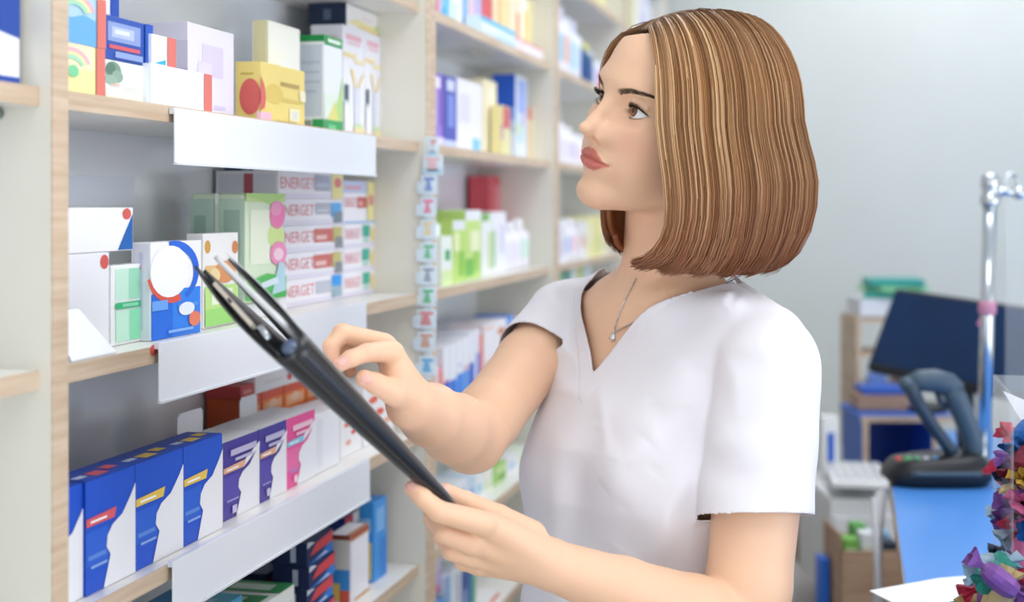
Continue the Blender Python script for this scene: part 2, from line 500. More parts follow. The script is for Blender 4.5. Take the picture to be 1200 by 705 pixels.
cb('carton', 'narrow cream carton standing above the yellow carton', 314, 351, 35, ZA + .0005, -.724, .022, '#f8f4d6',
   [('#fbfaf0', R(0, .5, 1, 1)), ('#d9d2b0', R(.15, .58, .35, .6)), ('#c9c09a', R(.15, .46, .3, .48)), ('#eee6b8', R(0, .3, 1, .42))], [('#f2ebbe', R(.2, 0, .9, 1))], group=G1)
cb('carton', 'white carton with green top band and green foot', 380, 401, 47, ZA + .0005, -.70, .037, '#eef2f7',
   [('#2f9d57', R(0, .9, 1, 1)), ('#e6f2e4', R(0, .15, 1, .4)), ('#b8dc8c', [(.4, .12), (1, .12), (1, .62), (.8, .4)]), ('#e4dd84', [(.15, .13), (.75, .13), (.6, .34)]), ('#3aa860', R(0, 0, 1, .13)), ('#7fce98', R(.2, .03, .6, .08)), ('#dff0e4', R(.15, .93, .85, .97))],
   [('#1f8f4c', R(0, .93, 1, 1)), ('#c9d3e2', R(.08, .16, .92, .9)), ('#b7c3d4', R(.15, .6, .8, .63)), ('#b7c3d4', R(.15, .5, .85, .53)), ('#b7c3d4', R(.15, .4, .7, .43)), ('#b7c3d4', R(.15, .7, .85, .73)), ('#9aa39c', R(.1, .03, .5, .12)), ('#2aa05a', R(.55, 0, 1, .13))], group=G1)
brush = [('#f0b9c6', R(.12, .88, .85, .93)), ('#f1c9d2', R(.2, .84, .8, .865)), ('#f4dfa4', R(0, .72, .6, .76)), ('#f3e6bb', R(.5, .68, 1, .72)), ('#f3dca0', [(.3, .62), (.45, .62), (.62, .47), (.55, .45)]), ('#f3dca0', [(.88, .6), (.98, .6), (.72, .45), (.66, .47)]),
         ('#dfe3f2', R(.5, .14, .8, .46)), ('#f0e3b4', R(.48, 0, 1, .1)), ('#4d6a72', R(.04, .33, .22, .47)), ('#c8d6d4', R(.0, .12, .24, .33)), ('#f8f8fd', R(.02, 0, .2, .3)), ('#cfe6b8', R(.46, .1, .86, .13))]
zz = None
for i, (a, b, yt) in enumerate(((402, 427, 38), (427.6, 452, 43), (452.6, 477, 48))):
    zz = cb('carton', ['tall white brush carton beside the green topped carton', 'middle one of three tall white brush cartons', 'tall white brush carton nearest the second upright'][i],
            a, b, 37, ZA + .0005, -.725, .05, '#f3f2f8', brush, [('#ebeaf4', R(.1, .1, .9, .9)), ('#f0c9d4', R(.2, .86, .8, .9))], group='tall white brush cartons', yp=427)
cb('carton', 'white and yellow carton with navy end, lying on brush cartons', 406, 455, 10, zz + .0005, -.73, .06, '#f4f2ee', [('#f6e6ae', [(0, .2), (1, .1), (1, .35), (.3, .45)]), ('#f0d58c', [(.3, .12), (1, .04), (1, .14), (.4, .22)]), ('#f3cdd2', R(.5, .55, .8, .62)), ('#cfe6a0', R(.9, .2, 1, .45))],
   [('#20304c', R(0, 0, 1, 1)), ('#5c6a84', R(.4, .3, .6, .75))], group=G1, yp=430)

# the second shelf
G2 = 'cartons on the eye level shelf'
z = cb('carton', 'plain white carton under the blue cornered one', 66, 128, 295, ZB + .0005, -.70, .1, '#f2f3fa', [('#d65a54', O(.9, .9, .085, .075))], group=G2)
cb('carton', 'white carton with blue corner triangle and red dot, on top', 66, 156, 243, z + .0005, -.70, .1, '#f6f7fc', [('#1f62b4', [(.78, .02), (.99, .02), (.99, .85)]), ('#de6158', O(.905, .85, .06, .13))], group=G2)
cb('carton', 'small white carton with green panels and a red dot', 130, 171, 308, ZB + .0005, -.702, .018, '#f4f7f8',
   [('#c8eedd', R(.12, .56, .55, .95)), ('#9fe0c2', R(.5, .56, .92, .95)), ('#c6f0da', R(.12, .04, .55, .43)), ('#8fe3b8', R(.5, .04, .92, .43)), ('#2fb777', R(.1, .45, .93, .53)), ('#8ddcb5', R(.3, .47, .75, .51)), ('#e0776c', O(.93, .95, .13, .07))], group=G2)
# the slanted blank price stand
m = MB()
y0, y1 = Yx(78, -.672), Yx(131, -.672)
m.add([(-.667, y0, ZB + .001), (-.667, y1, ZB + .001), (-.690, y1 - .028, ZB + .043), (-.690, y0, ZB + .043)], [(0, 1, 2, 3)], strip_w)
m.add([(-.669, y0, ZB + .001), (-.669, y1, ZB + .001), (-.692, y1 - .028, ZB + .043), (-.692, y0, ZB + .043)], [(3, 2, 1, 0)], strip_w)
m.box((-.692, y0, ZB + .0005), (-.667, y1, ZB + .002), strip_w)
tag(m.build('price_stand'), 'blank slanted white price stand beside the wood upright', 'price stand')
m = MB(); m.tube([(-.6629, Yx(180, -.662), Zx(180, 410, -.662)), (-.6615, Yx(180, -.662), Zx(180, 410, -.662))], .0052, card('#d2514d'), 20)
tag(m.build('round_sticker'), 'red round sticker on the wooden shelf edge', 'sticker')
cb('carton', 'blue and white tablet carton with big white circle', 177, 236, 281, ZB + .0005, -.69, .022, '#f3f3fa',
   [('#1f6fe0', R(.0, 0, .97, .47)), ('#2f83ec', R(.4, 0, .97, .5)), ('#2468dc', SW(.42, .68, .52, .33, -60, 100, .16, .3)), ('#dc5648', SW(.4, .72, .5, .36, 195, 290, .1, .2)), ('#f6f7fc', O(.35, .69, .38, .27)),
    ('#6aa6f2', R(.0, .3, .3, .4)), ('#5b9af0', R(.5, .3, .9, .34)), ('#e8f0fb', O(.67, .28, .16, .07)), ('#e87f62', O(.83, .16, .12, .08)), ('#86b8f5', R(.3, .05, .8, .08))],
   [('#e6e6f4', R(.1, .02, .9, .98)), ('#cfd2ea', R(.4, .1, .6, .9))], group=G2)
cb('carton', 'small white and green carton with orange fruit picture', 238, 279, 272, ZB + .0005, -.70, .02, '#f5f4f4',
   [('#d9a44c', O(.12, .86, .08, .07)), ('#d98a55', O(.9, .84, .09, .07)), ('#eac48a', R(.05, .48, .95, .66)), ('#dc9560', O(.6, .58, .3, .12)), ('#f0d9a8', O(.3, .55, .15, .08)), ('#bfe58e', R(.03, .02, .97, .44)), ('#9fdc7a', R(.03, .02, .97, .2)), ('#e9f7d8', R(.2, .24, .8, .4))], group=G2)
z = cb('carton', 'flat plain white carton under the big green pack', 270, 336, 349, ZB + .0005, -.705, .08, '#f1f2f6', yp=335, group=G2)
cb('package', 'large pale green pack with pink dots and green meadow', 288, 334, 227, z + .0005, -.70, .073, '#dcecd0',
   [('#c9e2a0', R(0, .92, 1, 1)), ('#eef5df', R(.1, .35, .6, .85)), ('#d3e79a', O(.75, .6, .22, .12)), ('#b6dc86', [(0, .98), (.6, .9), (1, .98), (1, 1), (0, 1)]), ('#ee7fb4', O(.78, .8, .2, .13)), ('#f29cc4', O(.74, .86, .15, .07)), ('#f092be', O(.8, .44, .22, .11)), ('#f7d3e2', O(.8, .43, .13, .06)),
    ('#5cbf62', [(0, .03), (1, .03), (1, .22), (.5, .26), (0, .2)]), ('#4cb456', R(.1, .02, 1, .1)), ('#b9dbe8', [(.62, .06), (.98, .08), (.95, .34), (.8, .36)]), ('#d9ecf4', [(.3, .12), (.8, .16), (.75, .22), (.35, .18)])],
   [('#b9d2c4', R(.02, .04, .46, .95)), ('#c0d7c6', R(.54, .04, .98, .95)), ('#9fbcae', R(.1, .5, .3, .8)), ('#a8c3b2', R(.62, .4, .9, .85)), ('#d8e8d8', R(.47, 0, .53, 1)), ('#f0f6ee', R(.47, .9, .53, 1))], group=G2, bevel=.006, cat='pack')
en_n = [('#e3e3ee', R(.05, .1, .95, .9)), ('#b8606a', R(.45, .1, .6, .9))]
def energet(kind, wide):
    a = [('#e7e3f2', R(0, 0, 1, .18)), ('#e88f94', ('T', 'ENERGET', .03, .36, .42, .5))]
    if kind == 'grey': a += [('#b9bdcc', R(.55, .4, .82, .85)), ('#d6d9e4', R(.57, .5, .76, .6)), ('#5fb0ec', R(.8, .3, .97, .85)), ('#7f8f9c', R(.84, .05, .98, .5))]
    if kind == 'blue': a += [('#c3c8d6', R(.55, .35, .8, .82)), ('#3a9ff0', R(.8, .55, .97, .98)), ('#9db7c6', R(.8, .1, .97, .55))]
    if kind == 'red': a += [('#d3736c', R(.52, .32, .82, .85)), ('#efc5bf', R(.55, .42, .72, .6)), ('#c9c07c', R(.82, .3, .97, .9)), ('#8d9298', R(.86, .05, .98, .5))]
    if kind == 'yellow': a += [('#aeb4c6', R(.53, .3, .78, .92)), ('#c8ccda', R(.55, .45, .75, .6)), ('#f0e3a0', R(.8, .0, .98, 1)), ('#e27f86', O(.9, .65, .06, .2))]
    if kind == 'green': a += [('#3fb29c', R(.58, .42, .82, .92)), ('#b6ddd4', R(.6, .2, .8, .38)), ('#f2d98c', O(.91, .5, .06, .36))]
    if kind == 'big': a = [('#c8d2f0', R(0, .72, .74, 1)), ('#e3a9bd', R(.05, .8, .55, .88)), ('#ee9a9e', ('T', 'ENERGET', .03, .38, .22, .36)), ('#d06a66', R(.42, .36, .74, .62)), ('#e9b5ae', R(.46, .42, .6, .52)), ('#f1e6a2', R(.75, .04, .98, 1)), ('#e58a8c', O(.87, .55, .08, .14)), ('#a9c8ee', R(0, .0, 1, .05))]
    return a
zb = ZB + .0005
names = {'blue': 'blue and grey end', 'red': 'red panel', 'grey': 'grey panel and blue end', 'yellow': 'yellow end', 'green': 'green tab'}
for i, kind in enumerate(('blue', 'red', 'red', 'grey', 'yellow')):
    lab = ['white carton with red lettering and sky blue end, bottom of left stack', 'white carton with red lettering and red panel, second from bottom in left stack', 'white carton with red lettering and red panel, middle of left stack',
           'white carton with red lettering and grey panel, fourth up in left stack', 'white red lettered carton with yellow end, topmost of left stack'][i]
    carton('carton', lab, 'carton', Yx(326, -.735), Yx(402, -.735), zb, zb + .0362, -.735 - .0008 * (i % 2), .088, '#f5f3fa', energet(kind, 1), en_n, group='red lettered cartons')
    zb += .0366
zb = ZB + .0005
for i, kind in enumerate(('green', 'green', 'green', 'big')):
    h = .0362 if kind != 'big' else .064
    lab = ['white carton with red lettering and green tab, bottom of right stack', 'white carton with red lettering and green tab, second up in right stack', 'white carton with green tab, just under the tall one in right stack',
           'taller white carton with lilac top and yellow end, topmost of right stack'][i]
    carton('carton', lab, 'carton', Yx(403, -.735), Yx(461, -.735), zb, zb + h, -.735 - .0008 * (i % 2), .085, '#f6f4fb', energet(kind, 1), en_n, group='red lettered cartons')
    zb += h + .0004
cb('carton', 'small navy carton half hidden above the green pack', 283, 297, 197, ZB + .0005, -.80, .025, '#35507e', [('#a8c4ea', R(0, .0, .6, 1))], group=G2)
# a thin pale rectangle against the back panel
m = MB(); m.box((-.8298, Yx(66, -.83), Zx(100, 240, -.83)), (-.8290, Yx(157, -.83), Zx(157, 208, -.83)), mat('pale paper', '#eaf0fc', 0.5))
tag(m.build('pale_rectangle'), 'pale paper stuck on the grey back panel', 'paper')

# the third shelf
G3 = 'cartons on the third shelf'
def bandage(c1, c2, tag_c):
    return [(c1, R(0, .0, 1, 1)), (c2, R(.0, .25, .45, .55)), ('#5f8fe0' if c1 == '#1f57cf' else c2, R(.05, .3, .4, .34)), ('#8fb2ee' if c1 == '#1f57cf' else '#a49ad6', R(.1, .22, .42, .245)),
            ('#f2f3f9', [(.34, 0), (1, 0), (1, .84), (.9, .74), (.72, .6), (.52, .54), (.42, .46), (.4, .36), (.48, .28), (.42, .16)]), (tag_c, [(0, .6), (.56, .6), (.6, .69), (0, .67)]), ('#ffffff', R(.08, .625, .4, .645))]
BL, BL2 = '#1f57cf', '#2e66d8'
tops = [('#1d50c4', R(0, 0, 1, 1))]
z3 = 1.1875
for i, (a, b, tc) in enumerate(((40, 99.3, '#de5a62'), (99.8, 157.6, '#e2616a'), (158.3, 213.8, '#eac858'), (214.5, 260, '#eac858'))):
    lab = ['blue and white carton mostly behind the wood upright', 'blue and white carton with red tag, second from the upright', 'blue and white carton with yellow tag, third from the upright', 'blue and white carton with yellow tag, beside the purple carton'][i]
    tp = [('#1b4cbc', R(0, 0, 1, 1)), ('#ccd6ee', R(.1, .3, .3, .5)), (tc, R(.35, .15, .6, .5)), (tc, R(.7, .3, .9, .6))]
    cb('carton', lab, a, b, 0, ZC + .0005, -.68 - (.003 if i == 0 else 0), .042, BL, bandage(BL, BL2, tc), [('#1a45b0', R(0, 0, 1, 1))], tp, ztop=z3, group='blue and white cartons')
PU = '#4b3f9e'
for i, (a, b, c1, c2, tc, fl) in enumerate(((261, 303, PU, '#5a4fb0', '#eab592', (.1, .75, .026)), (304, 335, PU, '#5a4fb0', '#eab592', None), (335.6, 368.5, '#ee5aa0', '#f274b0', '#8fd0ea', (-.05, .5, .022)))):
    lab = ['purple and white carton beside the blue cartons', 'purple and white carton beside the pink one', 'pink and white carton beside the purple ones'][i]
    art = bandage(c1, c2, tc)
    art += [('#f2f3f9', [(.55, .6), (1, .8), (1, .86), (.6, .7)]), ('#c4bfe2' if i < 2 else '#f9cbe0', R(.18, .8, .9, .88)), ('#c4bfe2' if i < 2 else '#f9cbe0', R(.3, .72, .8, .76)), ('#cfcaea' if i < 2 else '#fbd6e6', R(.22, .06, .34, .16))]
    cb('carton', lab, a, b, 0, ZC + .0005, -.69, .062, '#eceef6', art, [(('#3a3184', '#3a3184', '#d8488c')[i], R(.9, 0, 1, 1)), ('#e6e6f2', R(0, 0, .9, 1))], [('#f4f4fa', R(.0, 0, 1, 1))], ztop=1.172, group='purple and pink cartons', flap=fl)
cb('carton', 'plain white carton beside the pink carton', 369, 398, 0, ZC + .0005, -.69, .06, '#f1f1f6', [('#e9e9f2', R(.1, .1, .3, .9))], ztop=1.163, group=G3)
cb('carton', 'white carton with red flower dots, beside the plain white one', 399, 424, 0, ZC + .0005, -.70, .06, '#f3f1f4', [('#ec7a66', O(.3, .6, .14, .05)), ('#e8503c', O(.6, .42, .12, .05)), ('#f0a98c', O(.35, .25, .12, .05))], ztop=1.158, group=G3)
cb('carton', 'white carton with red dots behind the pointing hand', 426, 462, 0, ZC + .0005, -.70, .07, '#f4f2f5', [('#e9503c', O(.5, .5, .15, .06)), ('#f0b08c', O(.75, .3, .14, .05)), ('#ec6a4e', O(.3, .75, .14, .06))], ztop=1.17, group=G3)
org, org2 = '#ee7d3c', '#f29a62'
zz = ZC + .0005
for i, (a, b, c) in enumerate(((284, 306, '#e9704c'), (307, 332, '#f2853f'), (333, 358, '#f2853f'), (359, 384, '#f2853f'))):
    lab = ['orange carton behind the purple cartons, leftmost of four', 'orange carton second of four behind the purple cartons', 'orange carton third of four behind the purple cartons', 'orange carton behind the pink one, rightmost of four'][i]
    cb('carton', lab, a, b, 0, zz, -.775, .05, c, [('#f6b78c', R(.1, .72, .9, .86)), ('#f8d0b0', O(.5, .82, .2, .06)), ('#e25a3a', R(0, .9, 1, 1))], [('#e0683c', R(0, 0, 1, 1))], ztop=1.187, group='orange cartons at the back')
zz = 1.1875
cb('carton', 'white carton with a red dot lying on orange cartons', 299, 362, 0, zz, -.775, .05, '#f3f1f4', [('#d9403c', O(.62, .45, .05, .22)), ('#e8e2ea', R(.15, .4, .5, .55))], [('#efeef4', R(0, 0, 1, 1))], ztop=1.213, group=G3)
cb('carton', 'small dark red carton on top of orange cartons', 282, 298, 0, zz, -.775, .05, '#c94a4a', [('#e08a80', R(.2, .3, .8, .6))], ztop=1.204, group=G3)

# the fourth shelf
G4 = 'cartons on the low shelf'
cb('carton', 'flat green and white carton under the low label holder', 285, 345, 684, ZD + .0005, -.69, .09, '#eef2f0', [('#dfe9e2', R(0, .2, 1, .8))], [('#5fa0a8', R(0, 0, 1, 1))],
   [('#2f8f52', R(.0, .1, .62, .9)), ('#e4efe4', R(.12, .3, .3, .7)), ('#bfe0c6', R(.36, .35, .55, .65)), ('#3c9a5c', R(.7, .0, 1, 1)), ('#d7e8da', R(.76, .2, .92, .8))], group=G4)
cb('carton', 'flat teal and blue carton at the bottom edge', 225, 284, 696, ZD + .0005, -.685, .09, '#4b9cc4', [('#d3e3ee', R(.1, .2, .9, .8))], (), [('#5fb0cc', R(0, 0, 1, 1)), ('#a8d2e4', R(.2, .2, .8, .6)), ('#2f7fb4', R(0, .7, 1, 1))], yp=284, group=G4)
cb('carton', 'dark navy carton with red mark in the shelf shade', 312, 352, 655, ZD + .0005, -.755, .06, '#16284c', [('#c03a44', R(.1, .7, .4, .9)), ('#2f4a80', R(.5, .2, .9, .7))], [('#101f3c', R(0, 0, 1, 1))], yp=340, group=G4)
zb = ZD + .0005
for i in range(4):
    h = .030
    lab = ['navy carton with red and blue flash, bottom of four', 'navy carton with red and blue flash, second from bottom', 'navy carton with red and blue flash, third from bottom', 'navy carton with red and blue flash, topmost of four'][i]
    carton('carton', lab, 'carton', Yx(362, -.69), Yx(392, -.69), zb, zb + h, -.69 - .003 * (i % 2), .05, '#1b2f63',
           [('#2b7fd8', [(0, 0), (1, 0), (1, .55), (.5, .2)]), ('#de4a52', [(.1, .35), (1, .45), (1, .95), (.35, .8)]), ('#dfe6f2', [(0, .75), (.3, .85), (.1, 1), (0, 1)]), ('#e7edf6', [(.3, .05), (.8, .1), (.7, .2)])],
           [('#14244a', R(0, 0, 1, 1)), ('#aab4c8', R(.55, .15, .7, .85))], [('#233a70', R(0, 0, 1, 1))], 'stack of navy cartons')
    zb += h + .0005
cb('carton', 'white carton with brown top stripe, beside the navy stack', 410, 432, 613, ZD + .0005, -.69, .03, '#e9e9f2', [('#a8563c', R(0, .93, 1, 1)), ('#c78a5c', R(0, .9, 1, .93)), ('#f1f1f8', R(.05, .06, .95, .88)), ('#d8a878', R(.2, 0, 1, .04))],
   [('#8c4636', R(0, .93, 1, 1)), ('#d7d3cf', R(0, .5, 1, .93)), ('#3f8fd8', R(0, .15, 1, .5)), ('#e9c35c', R(.1, .05, .5, .3)), ('#d8604c', R(.5, .0, 1, .2))], [('#ecebf2', R(0, 0, 1, 1)), ('#c08a6c', R(0, 0, 1, .2))], group=G4)
cb('carton', 'blue carton with yellow panel, nearest the second upright', 438, 453, 580, ZD + .0005, -.695, .022, '#3f97e6', [('#7fb8f0', R(.2, .6, .8, .9)), ('#2f86dc', R(.5, 0, 1, .5))], [('#3a94e2', R(0, .5, 1, 1)), ('#8fc4f2', R(.1, .62, .8, .8)), ('#e3cf84', R(.05, .04, .85, .5))], group=G4)
cb('carton', 'red and navy carton above the white brown one', 404, 420, 597, ZD + .0005, -.76, .03, '#24408c', [('#d84a58', R(0, .85, .6, 1)), ('#f0f0f6', R(.6, .8, 1, 1))], group=G4)

# at the left picture edge
cb('carton', 'white carton with blue bands, on the left edge shelf', -60, 23, 0, ZA + .0005, -.675, .1, '#f0f2fb', [('#2a4fa8', R(0, 0, 1, .05)), ('#2a4fa8', [(0, .42), (1, .32), (1, .6), (0, .6)])], ztop=1.66)

# ------------------------------------------------------------------ goods in the farther units
ORD = ['first', 'second', 'third', 'fourth', 'fifth', 'sixth', 'seventh', 'eighth', 'ninth', 'tenth', 'eleventh', 'twelfth', 'thirteenth', 'fourteenth', 'fifteenth', 'sixteenth', 'seventeenth', 'eighteenth', 'nineteenth', 'twentieth']
def bottle(name, label, cat, px0, px1, z0, z1, xf, body, cap, band=None, group=None):
    ya, yb = Yx(px0, xf), Yx(px1, xf)
    for a, b in ((2.231, 3.178), (3.23, 4.174), (4.227, 5.174)):
        if a - .06 < (ya + yb) / 2 < b + .06: ya, yb = max(ya, a + .002), min(yb, b - .002)
    r = min((yb - ya) * .48, .032); h = z1 - z0
    c = (xf - r, (ya + yb) / 2, z0)
    t = thing(name, label, cat, c, group)
    m = MB(); m.lathe(c, [(r * .9, 0), (r, .004), (r, h * .66), (r * .92, h * .73), (r * .45, h * .8), (r * .42, h * .82)], card(body, .3), 16); m.build('bottle_body', t)
    if band:
        m = MB(); m.lathe(c, [(r * 1.01, h * .2), (r * 1.012, h * .205), (r * 1.012, h * .58), (r * 1.01, h * .585)], card(band), 16); m.build('bottle_label', t)
    m = MB(); m.lathe((c[0], c[1], z0 + h * .8), [(r * .55, 0), (r * .56, .003), (r * .55, h * .19), (r * .45, h * .2)], card(cap, .3), 14); m.build('cap', t)
    return t

def row(where, base, items, group):
    """items: (p0, p1, top row, kind, desc, body, art) ; described in order from the left"""
    for i, it in enumerate(items):
        p0, p1, yt, kind, desc, body, art = it[:7]
        xf = it[7] if len(it) > 7 else -.70
        dep = it[8] if len(it) > 8 else .07
        z0 = base + .0005 + (it[9] if len(it) > 9 else 0)
        lab = f'{desc}, {ORD[i]} from left on the {where}'
        z1 = max(z0 + .012, Zx(p1, yt, xf))
        if kind == 'b':
            bottle('bottle', lab, 'bottle', p0, p1, z0, z1, xf, body, art[0], art[1] if len(art) > 1 else None, group)
        else:
            carton('carton', lab, 'carton', Yx(p0, xf), Yx(p1, xf) - .001, z0, z1, xf, dep, body, art, it[10] if len(it) > 10 else [(body, R(0, 0, 1, 1))], (), group, bevel=0)

P = lambda c, *r: (c, R(*r))
row('second unit\'s top shelf', ZT, [
    (513, 517, -35, 'c', 'pink carton', '#ee9ac0', [P('#f7c6da', .2, .2, .8, .6)]),
    (517.3, 525, -35, 'c', 'sky blue carton', '#49b4ea', [P('#8fd0f2', .1, .3, .6, .7)]),
    (525.3, 542, -35, 'c', 'white carton with pale green print', '#eef5f6', [P('#cfe6dc', .3, .1, .6, .4), P('#bfe2f2', .0, .0, .2, 1)]),
    (542.3, 549, -30, 'c', 'blue carton', '#5b9ae0', [P('#9cc4f0', .2, .3, .9, .6)]),
    (549.3, 557, -25, 'c', 'peach and lilac carton', '#f2c9c0', [P('#d9c2ee', .5, 0, 1, 1)]),
    (557.3, 564, -20, 'c', 'lilac carton', '#bcb8f0', [P('#e6ccf0', .0, .0, 1, .2)]),
    (564.3, 577, -60, 'c', 'red carton', '#d9575a', [P('#e88a84', .2, .5, .8, .7)], -.70),
    (578, 585.5, -20, 'c', 'cream carton with orange stripe', '#f6ecc8', [P('#f0b464', .6, .0, .9, .8)], -.70),
    (586, 593.5, -15, 'c', 'cream and yellow carton', '#f7e9bc', [P('#f2c36c', .1, .0, .4, .9)], -.70),
    (594, 601.5, -10, 'c', 'pale yellow carton with white stripe', '#f4dc9c', [P('#fbf6e6', .5, 0, .9, 1)], -.70),
    (602, 609.5, -5, 'c', 'orange striped cream carton', '#f6ead0', [P('#eda25c', .4, .0, .9, .7)], -.70),
    (610, 619, 0, 'c', 'white and yellow carton', '#fbf7ea', [P('#f4e08c', .5, .0, 1, .8)], -.70),
    (619.5, 634, 8, 'c', 'yellow carton', '#f6e8a8', [P('#fbf6da', .3, .3, .7, .8), P('#eec47c', .0, .0, 1, .2)], -.70),
    (563, 604, 38, 'c', 'flat cyan and white carton', '#dff0fa', [P('#4cbfee', .0, .75, 1, 1), P('#a8dcf4', .4, .0, .95, .2), P('#f2f8fc', .05, .3, .5, .6)], -.668, .03),
    (604.5, 636, 58, 'c', 'flat white and pink carton', '#f6e9f2', [P('#e89a94', .0, .8, 1, 1), P('#fbf6fb', .3, .2, .9, .6)], -.668, .03)],
    'cartons on the second unit')
row('second unit\'s upper shelf', ZA, [
    (505, 520, 88, 'c', 'purple gradient carton', '#7d5cc0', [P('#b79be2', .0, .3, .55, .8), P('#9b7cd6', .1, .1, .8, .3), P('#e6ddf4', .0, .0, 1, .14), P('#efe9fa', .2, .8, .7, .95)]),
    (520.5, 535, 92, 'c', 'indigo blue carton', '#4a55b4', [P('#7d8ede', .3, .3, .8, .75), P('#c9d2f4', .0, .0, 1, .12), P('#d7dcf6', .2, .8, .8, .95)]),
    (535.5, 565, 100, 'c', 'wide white carton with cyan square', '#f0eef9', [P('#7fc8f0', .6, .04, .92, .2), P('#e4e0f2', .1, .4, .5, .8)]),
    (566, 582, 97, 'c', 'cream carton', '#f3e8c2', [P('#f7f0d8', .3, .1, .8, .9)]),
    (604, 618, 92, 'c', 'tall blue and white carton', '#e6edfa', [P('#9fb4f0', .2, .55, .9, .95), P('#cfe6ee', .1, .2, .8, .5), P('#d9ecc0', .0, .3, .4, .4), P('#d3c3ee', .5, .4, .8, .55)], -.70, .05, 0, [P('#2f62d0', 0, .6, 1, 1), P('#7ba6ea', 0, .45, 1, .6), P('#c9dcf4', 0, .3, 1, .45), P('#eef2fa', 0, 0, 1, .3)]),
    (587, 598, 126, 'c', 'slim red and yellow carton', '#efe3a6', [P('#d9696c', .2, .55, 1, .98), P('#f1e8b4', .2, .05, .9, .5), P('#c58cc8', .0, .3, .2, .6)], -.675, .02),
    (618.5, 626, 127, 'c', 'slim cream carton with red top', '#f3e7b8', [P('#d6705c', .0, .75, .8, 1), P('#e9b98c', .0, .0, .4, .7)]),
    (630, 642, 126, 'b', 'orange tube bottle with white cap', '#ee9a68', ['#f6f2f4', '#e26a5c'])],
    'cartons on the second unit')
row('second unit\'s middle shelf', ZB, [
    (506, 516, 262, 'c', 'white carton edge', '#eef2f6', [P('#d9e2ee', .2, .2, .8, .7)]),
    (517, 530, 276, 'c', 'small white carton with green cross', '#f0f5ee', [P('#3fae6a', .35, .5, .8, .72), P('#dcefb0', .0, .0, 1, .3)], -.68, .05),
    (517, 545, 245, 'c', 'grey topped white carton', '#e9ecf2', [P('#aab2be', .0, .86, 1, .94)], -.765, .05),
    (530.5, 545, 258, 'c', 'lime green carton', '#c4e27a', [P('#e9edf2', .0, .85, 1, 1), P('#8fce4e', .5, .1, .9, .5), P('#eff6c0', .1, .5, .5, .8)], -.685, .05),
    (545.5, 563.5, 246, 'c', 'bigger lime green carton', '#c9e684', [P('#eef0f5', .0, .85, 1, 1), P('#79c254', .0, .05, .5, .3), P('#f0f6c8', .3, .4, .9, .7), P('#a3d65e', .5, .1, .9, .4)], -.69, .06),
    (564.5, 577, 250, 'c', 'white carton with green leaf top', '#f0f3f2', [P('#7fb85c', .0, .88, .7, 1), P('#c8e09c', .6, .1, .9, .7)]),
    (577.5, 593, 248, 'c', 'white carton with green stripe', '#f3f3fa', [P('#9ccf8c', .0, .1, .18, .7), P('#e3e0f4', .5, .3, .9, .8)]),
    (573, 587, 207, 'c', 'red carton standing behind', '#d95862', [P('#e98a92', .5, .3, 1, .9)], -.775, .045),
    (588, 601, 210, 'c', 'rose red carton standing behind', '#dd7a86', [P('#c94c56', .0, .0, 1, .3)], -.775, .045),
    (594, 603, 262, 'b', 'white bottle', '#f2f1f9', ['#f6f5fb', '#e6e8f6']),
    (603.5, 613, 222, 'c', 'tall white carton standing behind', '#f0eef7', [P('#e2dff0', .2, .2, .8, .8)], -.765, .045),
    (604, 614, 260, 'b', 'white bottle with pale lilac band', '#f4f2fa', ['#f4f4fa', '#ebe4f6']),
    (615, 626, 256, 'b', 'white bottle with mint band', '#f3f3fa', ['#f6f6fb', '#d8eee4']),
    (627, 641, 254, 'b', 'broad white bottle', '#f4f3fa', ['#f6f6fb', '#e9e9f8'])],
    'goods on the second unit')
